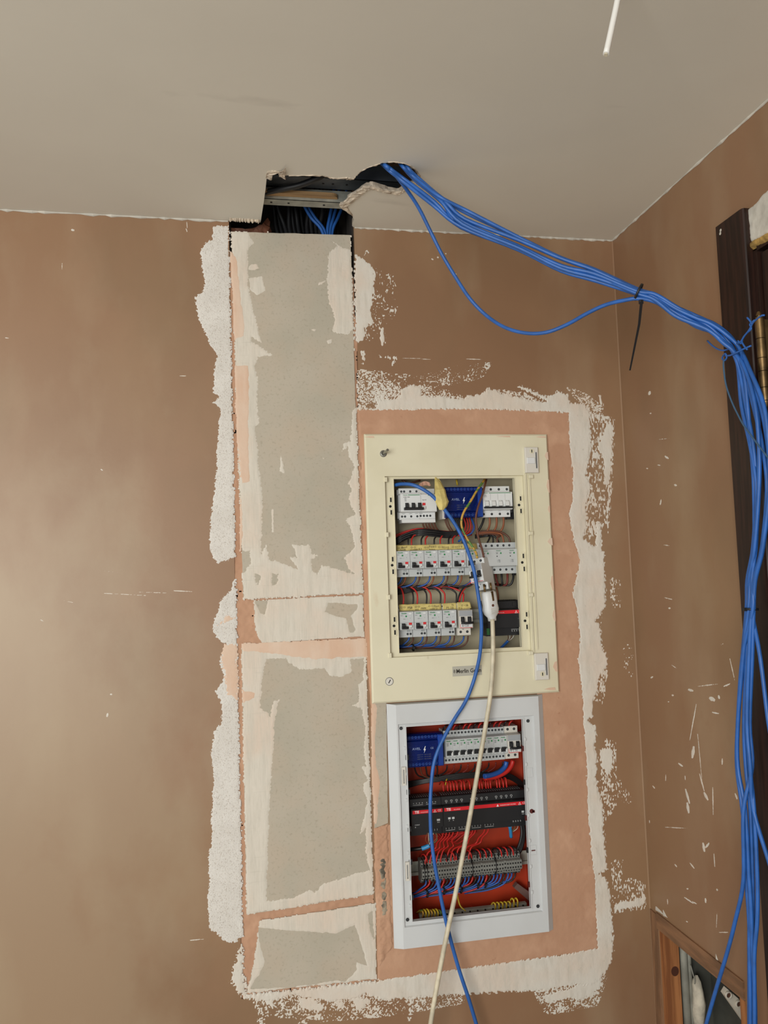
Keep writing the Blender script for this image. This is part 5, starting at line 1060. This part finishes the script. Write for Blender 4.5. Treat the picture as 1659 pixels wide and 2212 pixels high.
# plug and flex
pg = thing('plug', W(1059, 1309, -.034), 'white two-pin plug hanging below the dangling breaker', 'plug', None, (0, math.radians(-7), math.radians(20)))
pg.scale = (1.1, 1.1, 1.1)
b = MB(); secs = [(.034, .0135, .010), (.030, .0170, .013), (.014, .0180, .014), (.004, .0175, .0135), (-.008, .0195, .014), (-.018, .0165, .012), (-.026, .0095, .0085), (-.034, .0088, .0085)]; n = 16; v = []
for (z_, a_, c_) in secs: v += [(a_ * math.copysign(abs(math.cos(t)) ** .7, math.cos(t)), c_ * math.copysign(abs(math.sin(t)) ** .7, math.sin(t)), z_) for t in [2 * math.pi * k / n for k in range(n)]]
b.add(v, [(i * n + k, i * n + (k + 1) % n, (i + 1) * n + (k + 1) % n, (i + 1) * n + k) for i in range(len(secs) - 1) for k in range(n)] + [tuple(range(n)), tuple(range((len(secs) - 1) * n, len(secs) * n))], True); b.build('plug_body', m_brkw, pg)
for s in (-.0095, .0095): MB().tube([(s, 0, .033), (s, 0, .052)], .0024, 8).build('pin', m_brass, pg)
MB().box(-.0022, .0022, -.0150, -.0120, .012, .034).build('earth_strip', m_brass, pg)
MB().cyl((-.003, -.0135, .002), (0, -1, 0), .0030, .0012, 10).build('plug_screw', m_brownw, pg)
b = MB()
for k in range(4): b.box(-.010, .010, -.0152, -.0135, -.006 - k * .0036, -.0048 - k * .0036)
b.build('grip_ribs', m_brkc, pg)
wire('cream_flex', P([(1063.5, 1338, -.040), (1064.5, 1365, -.042), (1065, 1410, -.044), (1063, 1460, -.046), (1058, 1510, -.048), (1050, 1562, -.050), (1040, 1620, -.054), (1028, 1690, -.058), (1014, 1770, -.062), (1000, 1845, -.066), (985, 1925, -.070), (968, 2005, -.074), (953, 2080, -.078), (941, 2145, -.082), (930, 2212, -.086), (922, 2270, -.088)]), .0056, m_creamc, 'thick cream flex hanging from the plug down past the white panel', 'cable', None, 10, 4)

# --- white panel wires
for i in range(14):
    x_ = 962 + i * 11
    wires([(x_ - 6, 1590 - i * .9, .055), (x_ - 5, 1576 - i * .9, .04), (x_, 1568 - i * .8, .035), (x_ + 5, 1566 - i * .8, .05), (x_ + 6, 1560 - i * .8, .08)], m_redw if i % 3 else m_blackw, ('red' if i % 3 else 'black') + ' wire looping over the top of the slim breakers', G_LO, .0020)
for i in range(6):
    wires([(876, 1690 + i * 2.5, .09), (915, 1684 + i * 1.5, .07), (960, 1676 + i * 2, .06), (1010, 1670 + i * 2, .055), (1060, 1669 + i * 2, .06), (1100, 1672 + i * 2, .07), (1128, 1690 + i * 2, .08), (1140, 1710, .085)], m_blackw, 'black wire lying behind the slim breakers and the long module', G_LO, .0024)
for i in range(5):
    wires([(895 + i * 12, 1650 - i, .05), (897 + i * 12, 1664, .055), (905 + i * 10, 1676, .06), (930 + i * 8, 1682, .07)], m_brownw if i % 2 else m_blackw, 'dark wire dropping from the blue block in the white panel', G_LO, .0021)
for i in range(9):
    wires([(966 + i * 15, 1654 - i * 1.0, .045), (964 + i * 15, 1664 - i, .05), (955 + i * 14, 1672 - i * .6, .06), (940 + i * 12, 1676, .07)], mat('dark_red_wire', (110, 36, 30), .45) if i % 2 else m_blackw, 'dark wire leaving the bottom of a slim breaker', G_LO, .0019)
wire('blue_feeder', P([(1046, 1677, .022), (1062, 1674, .03), (1080, 1667, .04), (1091, 1656, .045), (1094, 1645, .046)]), .0062, m_bluew, 'thick blue feeder curving into the two-pole breaker of the white panel', 'wire', None, 10)
wire('red_feeder', P([(1046, 1681, .034), (1070, 1678, .04), (1092, 1668, .046), (1104, 1655, .05), (1108, 1643, .052)]), .0062, m_redw, 'thick red feeder curving into the two-pole breaker of the white panel', 'wire', None, 10)
for i, zx in enumerate((600, 640, 670, 700, 730, 770, 800, 850, 940, 965, 1000, 1022, 1045, 1105, 1130, 1165, 1195)):
    x_ = 820 + zx / 4.366; y_ = 1706 - (x_ - 955) * .062
    wires([(x_ + 1, y_ + 3, .037), (x_, y_ - 6, .036), (x_ - 1 + J(1), y_ - 14 - J(2), .042), (x_ - 5, y_ - 17, .055), (x_ - 8, y_ - 12, .085)], m_redw, 'red wire looping into the long black module', G_LO, .0020)
wires([(962, 1696, .05), (964, 1686, .05), (966, 1682, .06)], m_yellow, 'short yellow wire at the left end of the long black module', G_LO, .0018)
ends = [(919, 1863), (929, 1863), (943, 1860), (952, 1858), (965, 1857), (974, 1856), (986, 1853), (1003, 1852), (1013, 1851)]
srcs = [(958, 1794), (965, 1793), (972, 1792), (980, 1790), (990, 1789), (1022, 1786), (1028, 1785), (1048, 1784), (1056, 1783)]
for i, ((ex_, ey), (sx_, sy)) in enumerate(zip(ends, srcs)):
    wires([(sx_, sy, .040), (sx_ - 3, sy + 14, .045), (sx_ - 14, sy + 26, .055), ((sx_ + ex_) / 2 + 2, (sy + ey) / 2 + 4, .06), (ex_ + 6, ey - 22, .055), (ex_, ey - 4, .05), (ex_, ey + 6, .05)], m_redw, 'red wire sweeping from the long module to the terminals', G_LO, .0021)
for i in range(6):
    wires([(935 + i * 6, 1800, .09), (950 + i * 7, 1812 + i * 2, .09), (970 + i * 8, 1806 + J(4), .09), (1000 + i * 6, 1796, .085)], m_redw, 'red wire crossing the back of the orange box', G_LO, .0019)
for i, zx in enumerate((905, 935, 955, 990, 1010, 1040, 1105, 1135, 1155, 1190, 1215, 1245, 1275, 850, 720, 690, 620, 430)):
    x_ = 820 + zx / 4.366; y_ = 1862 - (x_ - 910) * .085
    wires([(x_ + 4, y_ + 3, .05), (x_ + 3, y_ - 6, .046), (x_ - 1, y_ - 14, .05), (x_ - 7, y_ - 16, .065), (x_ - 10, y_ - 8, .09)], m_redw if i % 2 else m_blackw, ('red' if i % 2 else 'black') + ' wire hooking over the top of the terminal row', G_LO, .0020)
for i in range(4):
    wires([(1130 - i * 2, 1775, .08), (1133 - i * 2, 1800, .075), (1128 - i * 2.5, 1828, .07), (1118 - i * 4, 1846, .07), (1100 - i * 8, 1852, .085)], m_blackw, 'thick black cable curving behind the terminal row end', G_LO, .0040)
# data cables with stripped cores
wire('data_cable', P([(880, 1836, .06), (898, 1834, .05), (912, 1832, .045), (926, 1826, .042)]), .0048, m_blackw, 'dark sleeved data cable entering from the left in the white panel', 'cable', None, 8)
wire('data_cable', P([(911, 1833, .040), (920, 1830, .038), (928, 1826, .036)]), .0056, mat('light_blue_sheath', (52, 140, 196), .4), 'light blue stripped cable end left of the hanging blue cable', 'cable', None, 8)
wire('data_cable', P([(1104, 1808, .07), (1103, 1796, .06), (1101, 1784, .05)]), .0046, mat('light_blue_sheath', (52, 140, 196), .4), 'light blue stripped cable end below the right of the long module', 'cable', None, 8)
for i in range(9):
    m2 = [m_orangew, mat('white_core', (200, 196, 186), .5), m_brownw, mat('green_core', (70, 120, 80), .5)][i % 4]
    wires([(926, 1826 + J(3), .036), (920 + i * 3 + J(3), 1812 + J(4), .03), (923 + i * 2.6, 1800, .034), (924 + i * 2.2, 1794, .040)], m2, 'thin stripped data core below the smaller black module', G_LO, .0008)
    if i < 6: wires([(1104, 1800 + J(2), .062), (1102 + i * 3, 1790, .055), (1102 + i * 3.4, 1780, .045)], m2, 'thin stripped data core below the right of the long module', G_LO, .0008)
# under the terminals
for i in range(26):
    x_ = 921 + i * 7.7; y_ = 1908 - (x_ - 910) * .085
    mm = [m_bluew, m_redw, m_blackw, m_bluew][i % 4] if i < 20 else [m_bluew, m_blackw, m_bluew][i % 3]
    nm = {'blue_wire': 'blue', 'red_wire': 'red', 'black_wire': 'black'}[mm.name]
    k = (i % 6) * 2.2
    wires([(x_, y_ - 6, .048), (x_ - 2, y_ + 4, .045), (x_ - 12, y_ + 12 + k * .6, .05), (max(896, x_ - 46), min(1934, y_ + 20 + k) + (2 if i < 8 else 0), .06), (max(884, x_ - 95), min(1942, y_ + 27 + k), .075)], mm, f'{nm} wire running left in the bundle under the terminal row', G_LO, .0021)
for i, (px, py) in enumerate(((922, 1930), (958, 1924), (995, 1921), (1031, 1911), (1047, 1909))):
    c = W(px, py, .05); b = MB().ring((c.x - .002, c.y + .004, c.z), (1, 0, .1), .0095, .0115, .004, 14); b.box(c.x - .0025, c.x + .0025, c.y - .012, c.y - .005, c.z - .003, c.z + .003)
    tag(b.build('cable_tie', m_blackp), ['leftmost black tie on the bundle under the terminal row', 'second black tie from the left under the terminal row', 'middle black tie under the terminal row', 'fourth black tie from the left under the terminal row', 'rightmost black tie under the terminal row'][i], 'cable tie', 'black ties on the lower bundle')
# earth bar on the floor of the orange box
a, c = W(905, 1975, .05), W(1136, 1953, .05); zb = (a.z + c.z) / 2
eb = thing('earth_bar', (a.x, .05, zb), 'grey metal earth bar along the floor of the orange box', 'earth bar'); L_ = c.x - a.x
MB().box(0, L_, -.006, .006, -.007, .003).build('bar', m_galv, eb)
for k in range(14): MB().cyl((.01 + k * L_ / 14, -.006, -.002), (0, -1, 0), .0022, .0014, 8).build('bar_screw', m_darkgrey, eb)
for i in range(7):
    x_ = 905 + i * 6.5; wires([(x_ + 8, 1982, .045), (x_ + 9, 1972, .038), (x_ + 4, 1966 - (i % 3), .05), (x_ - 6, 1972, .07)], m_yellow if i % 3 else m_yg, 'yellow earth wire hooked on the left of the earth bar', G_LO, .0022)
for i in range(7):
    x_ = 1064 + i * 8; hgt = 12 if i > 4 else 6; wires([(x_ + 6, 1966 - i * .8, .045), (x_ + 6, 1958 - hgt * .6 - i * .8, .040), (x_ + 1, 1956 - hgt - i * .6, .05), (x_ - 6, 1960 - i * .6, .07)], m_yellow, 'yellow earth wire hooked on the right of the earth bar', G_LO, .0020)
wires([(988, 1930, .075), (990, 1944, .06), (995, 1958, .05), (1006, 1968, .044)], m_yellow, 'single yellow wire dropping behind the cream flex to the earth bar', G_LO, .0020)

# ================================================================== DOOR SIDE OF THE RIGHT WALL
AX = XR - .018
arch = struct(obj('trim_1', None)); arch['label'] = 'dark brown wooden door casing board on the right wall'
arch.location = (XR, -.528, 0)
def RB(b, name, m_, par, off): b.v = [(x - off.x, y - off.y, z - off.z) for x, y, z in b.v]; return b.build(name, m_, par)
ao = Vector(arch.location)
b = MB(); bx = [(AX + .003, -.4820), (AX, -.4855), (AX, -.5680), (AX + .0015, -.5730), (AX + .004, -.5755), (XR, -.5755), (XR, -.4820)]
n = len(bx); b.add([(x, y, -.02) for x, y in bx] + [(x, y, 2.3160) for x, y in bx], [tuple(range(n)), tuple(range(2 * n - 1, n - 1, -1))] + [(i, i + n, (i + 1) % n + n, (i + 1) % n) for i in range(n)]); RB(b, 'casing_board', m_darkwood, arch, ao)
for (yy, zz) in ((-.502, 2.302), (-.500, 2.296)):
    b = MB().cyl((AX + .0005, yy, zz), (-1, 0, 0), .0035, .0006, 7); RB(b, 'chipped_spot', m_rawwhite, arch, ao)
door = struct(obj('door_1', None)); door.location = (XR, -.60, 0); do = Vector(door.location)
b = MB(); b.box(XR - .001, XR + .135, -.5880, -.5030, -.02, 2.225); b.box(XR - .004, XR + .010, -.5925, -.5880, -.02, 2.218); RB(b, 'jamb', m_darkwood, door, do)
b = MB(); b.box(XR - .001, XR + .135, -1.42, -.5880, 2.2225, 2.235); RB(b, 'head_jamb', m_darkwood, door, do)
b = MB(); b.box(XR + .002, XR + .042, -1.40, -.5965, -.015, 2.214)
RB(b, 'door_leaf', m_darkwood, door, do)
b = MB(); b.box(XR - .003, XR + .002, -1.30, -.70, 1.25, 2.05, .0); RB(b, 'raised_panel', m_darkwood, door, do)
b = MB(); b.box(XR + .05, XR + .06, -1.42, -.55, -.02, 2.2); RB(b, 'rebate_stop', m_darkwood, door, do)
# raw wall over the door where the casing was taken off
patch('raw_plaster', wall_right, [[(1616, 452), (1628, 444), (1640, 432), (1650, 418), (1656, 414), (1680, 395), (1690, 490), (1659, 506), (1645, 513), (1624, 524)]], m_rawwhite, base=0, t=.004, rough=.0012, res=.0022, a1=.0015, a2=.001, soft=.003, plane='R', seed=91)
patch('foam_bead', wall_right, [[(1622, 524), (1632, 518), (1645, 512), (1659, 504), (1690, 488), (1690, 508), (1659, 521), (1640, 530), (1626, 538)]], m_foam, base=-.0005, t=.006, rough=.004, res=.0022, a1=.002, w1=.012, a2=.0015, soft=.004, plane='R', seed=92)
# hinge
ht, hb_ = RW(1640, 690, AX - .004), RW(1653, 866, AX - .004); hy = (ht.y + hb_.y) / 2; hx = AX - .004
hinge = thing('door_hinge', (hx, hy, hb_.z), 'antique brass barrel hinge on the dark door casing', 'hinge'); H_ = ht.z - hb_.z
segs = [0, .16, .36, .52, .76, 1.0]
for i in range(5):
    z0_, z1_ = H_ * segs[i] + .0006, H_ * segs[i + 1] - .0006
    MB().cyl((0, 0, z0_), (0, 0, 1), .0088, z1_ - z0_, 18).build('knuckle', m_brass, hinge)
b = MB(); b.cyl((0, 0, H_), (0, 0, 1), .0075, .004, 14); b.cyl((0, 0, H_ + .004), (0, 0, 1), .0045, .003, 14); b.cyl((0, 0, H_ + .007), (0, 0, 1), .0065, .008, 14, .0035); b.build('finial', m_brass, hinge)
b = MB(); b.cyl((0, 0, -.004), (0, 0, 1), .0075, .0035, 14); b.cyl((0, 0, -.012), (0, 0, 1), .0035, .008, 14, .0065); b.build('lower_finial', m_brass, hinge)
b = MB(); b.box(.002, .0215, -.0015, .0015, 0, H_); b.build('hinge_leaf', m_brass, hinge)

# ================================================================== THE BUNDLE OF BLUE CABLES
XB = .985
stA = [((1012, 457), (996, 492), -.345), ((1121, 513), (1121, 540), -.36), ((1212, 557), (1212, 585), -.375), ((1284, 582), (1284, 606), -.39), ((1376, 617), (1374, 642), -.405), ((1413, 632), (1413, 650), -.415), ((1458, 653), (1458, 682), -.43), ((1503, 675), (1503, 701), -.445), ((1538, 692), (1533, 715), -.46), ((1571, 719), (1561, 744), -.475), ((1597, 752), (1579, 764), -.490)]
stB = [(1595, 1620, 800), (1602, 1650, 876), (1617, 1660, 967), (1624, 1662, 1057), (1622, 1650, 1182), (1613, 1636, 1253), (1613, 1633, 1315), (1604, 1632, 1419), (1594, 1625, 1561), (1592, 1627, 1656), (1604, 1631, 1751), (1608, 1636, 1899), (1613, 1636, 1990), (1614, 1632, 2060), (1617, 1635, 2150), (1619, 1637, 2260)]
NC = 8
YBd = lambda px: -.345 - (px - 1010) / 587 * .222
stA = [(u_, l_, YBd((u_[0] + l_[0]) / 2)) for u_, l_, y_ in stA]
starts = [[(816, 344, 2.56), (838, 366, 2.492), (868, 390, 2.47), (935, 443, -.335)], [(822, 342, 2.56), (840, 362, 2.494), (872, 386, 2.475), (938, 436, -.338)], [(862, 340, 2.57), (872, 362, 2.50), (900, 392, 2.475), (950, 432, -.34)], [(868, 340, 2.57), (880, 366, 2.50), (908, 396, 2.47), (955, 436, -.342)],
          [(872, 344, 2.57), (886, 372, 2.498), (912, 400, 2.47), (958, 440, -.336)], [(858, 342, 2.57), (868, 358, 2.50), (894, 382, 2.48), (948, 424, -.345)], [(864, 340, 2.57), (878, 360, 2.50), (905, 386, 2.478), (955, 428, -.338)], [(878, 348, 2.57), (892, 376, 2.498), (916, 402, 2.468), (962, 436, -.344)]]
rr_ = random.Random(31)
base_u = [(i + .5) / NC for i in range(NC)]
order = [7, 6, 4, 5, 3, 0, 1, 2]
desc = ['lowest blue cable of the bundle where it leaves the ceiling', 'blue cable second from the bottom of the bundle leaving the ceiling', 'blue cable in the thick group at the right side of the ceiling hole', 'blue cable branching to the right below the lower tie', 'blue cable bowing out to the left under the lower tie', 'blue cable swinging out left at the foot of the bundle', 'topmost blue cable of the bundle leaving the ceiling', 'blue cable branching right near the bottom of the bundle']
for c_i in range(NC):
    pts = []
    for (px, py, k) in starts[c_i]:
        if k > 2: pts.append(CL(px, py, k))
        else: pts.append(W(px, py, k))
    ph = rr_.uniform(0, 6.28); fr = rr_.uniform(.5, .9)
    for si, (up, lo_, yy) in enumerate(stA):
        u = base_u[order[c_i]] + .28 * math.sin(ph + fr * si); u = min(1, max(0, u))
        if si == 4: u = .25 + .5 * base_u[order[c_i]]
        dpt = .006 * math.sin(c_i * 2.4 + si * .35)
        pts.append(W(up[0] + (lo_[0] - up[0]) * u, up[1] + (lo_[1] - up[1]) * u, yy + dpt))
    for si, (l_, r_, py) in enumerate(stB):
        u = (1 - base_u[order[c_i]]) + .2 * math.sin(ph * 1.7 + fr * 1.1 * si); u = min(1, max(0, u))
        if c_i == 4 and 7 <= si <= 10: u = 0
        if c_i == 5 and si >= 10:
            l2 = {10: 1606, 11: 1606, 12: 1588, 13: 1570, 14: 1543, 15: 1512}[si]; q = RW(l2, py, XB - .012)
        elif c_i == 3 and si >= 7:
            l2 = {7: 1642, 8: 1660, 9: 1678, 10: 1690, 11: 1700, 12: 1700, 13: 1700, 14: 1700, 15: 1700}[si]; q = RW(l2, py, XB)
        elif c_i == 7 and si >= 10:
            l2 = {10: 1628, 11: 1672, 12: 1690, 13: 1700, 14: 1700, 15: 1700}[si]; q = RW(l2, py, XB)
        else: q = RW(l_ + (r_ - l_) * u, py, XB + .006 * math.sin(c_i * 2.1 + si * .3))
        pts.append(q)
    wire('blue_cable', pts, .0041, m_blue, desc[c_i], 'cable', 'blue data cables bundled from ceiling to door', 8, 5)
wire('blue_cable', [CL(818, 346, 2.57), CL(832, 357, 2.497), W(852, 376, -.30), W(880, 412, -.27), W(905, 450, -.25), W(930, 500, -.235), W(955, 550, -.23), W(985, 600, -.23), W(1015, 645, -.24), W(1050, 681, -.25), W(1090, 707, -.28), W(1135, 719.5, -.31), W(1180, 718, -.34), W(1225, 701, -.37), W(1270, 676, -.41), W(1310, 658, -.44), W(1350, 648.5, -.47), W(1378, 645, -.486), W(1415, 652, -.498), W(1460, 676, -.515), W(1500, 703, -.53), W(1536, 716, -.544)], .0042, m_blue, 'slack blue cable sagging below the bundle', 'cable', 'blue data cables bundled from ceiling to door', 8, 5)
# black tie with a long tail
tc_ = W(1379, 631, -.484); ti = thing('cable_tie', tc_, 'long black cable tie round the blue bundle near the corner', 'cable tie')
ax_ = (W(1413, 641, YBd(1413)) - W(1340, 612, YBd(1340))).normalized()
b = MB(); b.ring(-ax_ * .002, ax_, .0165, .0182, .0045, 20); b.build('loop', m_blackp, ti)
hd = W(1385, 652, -.500) - tc_; b = MB(); b.box(hd.x - .004, hd.x + .004, hd.y - .003, hd.y + .003, hd.z - .004, hd.z + .004, .001); b.build('head', m_blackp, ti)
te = [W(1386, 652, -.503) - tc_, W(1381, 700, -.506) - tc_, W(1371, 750, -.508) - tc_, W(1361, 800, -.510) - tc_]
b = MB()
for i in range(3):
    p, q = te[i], te[i + 1]; w0, w1 = .0030 - .0005 * i, .0025 - .0005 * i
    b.add([p + Vector((-w0, 0, 0)), p + Vector((w0, 0, 0)), q + Vector((w1, 0, 0)), q + Vector((-w1, 0, 0)), p + Vector((-w0, .0012, 0)), p + Vector((w0, .0012, 0)), q + Vector((w1, .0012, 0)), q + Vector((-w1, .0012, 0))], [(0, 1, 2, 3), (7, 6, 5, 4), (0, 3, 7, 4), (1, 5, 6, 2), (0, 4, 5, 1), (3, 2, 6, 7)])
b.build('tail', m_blackp, ti)
c = RW(1622, 1316, XB); b = MB().ring((c.x, c.y, c.z - .002), (0.05, 0, 1), .0125, .0142, .0045, 20); b.box(c.x - .017, c.x - .011, c.y - .004, c.y + .004, c.z - .003, c.z + .003)
tag(b.build('cable_tie', m_blackp), 'short black tie round the hanging blue bundle beside the door casing', 'cable tie')
# thin blue wire lashing the bundle to the hinge
tw = lambda *L: [RW(px, py, XB - .006 + (y + .50) * .5) for px, py, y in L]
lash = thing('wire_lashing', RW(1590, 762, XB), 'thin twisted blue wire lashing the cable bundle to the hinge', 'wire'); lo_ = Vector(lash.location)
for nm, L in (('wrap', [(1566, 768, -.50), (1576, 768, -.512), (1590, 762, -.516), (1606, 754, -.516), (1622, 747, -.512)]), ('twist', [(1592, 742, -.505), (1600, 738, -.51), (1608, 726, -.515), (1616, 716, -.52), (1621, 708, -.523), (1626, 698, -.526), (1634, 690, -.53), (1645, 682, -.535), (1652, 681, -.53)]), ('twist', [(1594, 736, -.506), (1601, 742, -.506), (1605, 730, -.512), (1613, 720, -.516), (1623, 710, -.52), (1620, 700, -.522), (1630, 692, -.53)]),
              ('loose_end', [(1528, 736, -.48), (1538, 746, -.485), (1550, 754, -.49), (1562, 757, -.495), (1575, 754, -.49)]), ('loose_end', [(1614, 686, -.525), (1620, 693, -.525), (1624, 700, -.525)]), ('loose_end', [(1602, 738, -.508), (1608, 748, -.512), (1614, 755, -.512)]), ('knot', [(1562, 768, -.50), (1567, 764, -.508), (1570, 772, -.505), (1565, 779, -.50), (1560, 774, -.495), (1563, 767, -.50)])):
    MB().tube([p - lo_ for p in tw(*L)], .0018, 6, 4).build(nm, m_bluep, lash)
wire('blue_string', tw((1564, 776, -.50), (1563, 792, -.505), (1568, 830, -.51), (1580, 866, -.515), (1594, 896, -.52), (1606, 918, -.525), (1622, 940, -.53), (1640, 964, -.535), (1662, 992, -.54), (1680, 1012, -.54)), .0018, mat('dull_blue_string', (62, 92, 118), .7), 'thin dull blue string slanting down across the hanging bundle', 'string', None, 6)

# white wire stub hanging from the ceiling at the top right of the picture
e0 = CL(1346, -70, ZC); d0 = W(1309, 117, e0.y - .01)
wl = thing('ceiling_wire', e0, 'white cable end hanging from the ceiling near the right wall', 'cable')
MB().tube([Vector((0, 0, 0)), (W(1334, 0, e0.y - .004) - e0), (W(1321, 62, e0.y - .007) - e0), d0 - e0], .0046, 10, 5).build('sheath', mat('white_sheath', (228, 226, 220), .45), wl)
MB().cyl(d0 - e0, d0 - W(1321, 62, e0.y - .007), .0030, .002, 8).build('cut_end', m_creamc, wl)

# ================================================================== OPENING LOW IN THE RIGHT WALL
fr_ = thing('timber_frame', (XR, -.2, .25), 'rough timber frame round the opening low in the right wall', 'timber frame'); fo = Vector(fr_.location)
def FB(b, name, m_): return RB(b, name, m_, fr_, fo)
b = MB(); b.box(XR - .004, XR + .04, -.3850, -.0340, .6880, .7270); FB(b, 'top_batten', mat('brown_painted_rail', (142, 104, 74), .6, var=.2, vscale=14, stretch=(4, .6, 4), bump=.15))
b = MB(); b.box(XR - .003, XR + .05, -.0165, -.003, .20, .7230); b.box(XR - .005, XR + .05, -.0340, -.0175, .20, .7230); FB(b, 'corner_batten', m_paintwood)
u1_ = -.0564
b = MB(); b.box(XR + .003, XR + .041, u1_, -.0350, .20, .6880); pp = FB(b, 'inner_post', m_pine)
kc = W(1458, 2098, u1_); b = MB(); b.add([(kc.x + .0105 * math.cos(t) - fo.x, u1_ - .0004 - fo.y, kc.z + .012 * math.sin(t) - fo.z) for t in [i * math.pi / 7 for i in range(14)]], [tuple(range(14))]); b.build('knot_mark', m_knot, pp)
b = MB(); b.box(XR - .002, XR + .05, -.3850, -.3680, .20, .6870); FB(b, 'right_batten', m_pine)
for (px, py, s1_, s2_) in ((1416, 1962, 5, 20), (1432, 1974, 10, 14), (1546, 2070, 10, 10)):
    patch('white_smear', wall_right, [[(px, py - s1_), (px + s2_ * .6, py + 6), (px + s2_, py + s2_ * .85), (px + s2_ * .5, py + s2_ * .5), (px, py + 4)]], m_rawwhite, t=.0012, res=.0015, a1=.0008, a2=.0006, soft=.002, marg=.003, plane='R', seed=px)
nb = MB(); nb.box(XR + .136, XR + .139, -.40, -.0, .2, .76); nb.box(XR + .004, XR + .136, -.0368, -.0352, .255, .72); nbk = nb.build('niche_lining', m_slate, wall_right)
for i, (pa, pb, rad) in enumerate((((1474, 2020), (1480, 2260), .0095), ((1485, 2030), (1494, 2260), .0065))):
    p0, p1 = W(*pa, -.052), W(*pb, -.052); p1.x = p0.x
    wire('conduit', [p0 + Vector((0, 0, .04)), p0, p1], rad, m_conduit, ['thick grey conduit behind the pine post', 'thin grey conduit beside the thick one in the low opening'][i], 'conduit', 'conduits in the low wall opening', 12, 1)
p0 = W(1500, 2165, -.062); p0.x -= .02; b = MB(); n = 10; rl = random.Random(8); v = []
hs = [(-.075, .004), (-.06, .012), (-.03, .017), (0., .019), (.03, .016), (.05, .012), (.062, .004)]
for z_, rd in hs: v += [Vector((.03 + .8 * rd * math.cos(2 * math.pi * k / n) * rl.uniform(.8, 1.25), rd * math.sin(2 * math.pi * k / n) * rl.uniform(.8, 1.25), z_ + rl.uniform(-.004, .004))) for k in range(n)]
b.add(v, [(i * n + k, i * n + (k + 1) % n, (i + 1) * n + (k + 1) % n, (i + 1) * n + k) for i in range(len(hs) - 1) for k in range(n)] + [tuple(range(n)), tuple(range((len(hs) - 1) * n, len(hs) * n))], True)
tag(b.build('plaster_lump', m_lump, None, p0), 'ragged white plaster lump stuck behind the conduits', 'plaster lump')
pw0 = W(1492, 2085, -.065)
wire('bare_wire', [pw0, pw0 + Vector((0, -.008, -.016)), pw0 + Vector((.002, -.012, -.030)), pw0 + Vector((.002, -.010, -.040))], .0016, m_conduit, 'thin grey wire hooking down in the low opening', 'wire', None, 6)
b0 = W(1572, 2148, -.17); b1_ = W(1594, 2167, -.17); b2_ = W(1614, 2192, -.17)
br = thing('white_bracket', b0, 'white bracket with two screw heads inside the low opening', 'bracket')
b = MB(); d_ = (b1_ - b0); dn = d_.normalized(); up_ = Vector((.3, 0, 1)).normalized()
pr = [b0 - dn * .012 - up_ * .006, b0 - dn * .006 + up_ * .010, b0 + dn * .012 + up_ * .010, b2_ + up_ * .016, b2_ - up_ * .022]
pr = [p - b0 for p in pr]; n = len(pr); b.add([(x, y, z) for x, y, z in pr] + [(x, y + .012, z) for x, y, z in pr], [tuple(range(n)), tuple(range(2 * n - 1, n - 1, -1))] + [(i, i + n, (i + 1) % n + n, (i + 1) % n) for i in range(n)]); b.build('bracket_body', m_brackw, br)
for q in (b0, b1_):
    b = MB().ring(q - b0 - Vector((0, .006, 0)), (0, 1, 0), .0060, .0085, .008, 16); rg = b.build('collar', m_brackw, br)
    b = MB().cyl(q - b0 - Vector((0, .003, 0)), (0, 1, 0), .0058, .002, 14); b.build('screw_head', mat('rusty_screw', (120, 84, 70), .4, metal=.6), rg)

# ------------------------------------------------------------------ labels that tell look-alikes apart by their place
bpy.context.view_layer.update()
same = {}
for o in bpy.data.objects:
    if o.parent is None and o.get('label') and o.get('group'): same.setdefault(o['label'], []).append(o)
for lab, L in same.items():
    if len(L) < 2 or 'bundle' in lab or 'lying' in lab or 'crossing' in lab or 'thin stripped' in lab: continue
    def key(o):
        if o.type == 'MESH': return sum((o.matrix_world @ Vector(c)).x for c in o.bound_box) / 8
        return o.matrix_world.translation.x
    L.sort(key=key)
    for k, o in enumerate(L):
        for noun in (' wire ', ' terminal ', ' cable '):
            if noun in lab:
                o['label'] = ORD[k] + ' ' + lab.replace(noun, noun + 'from the left ', 1); break
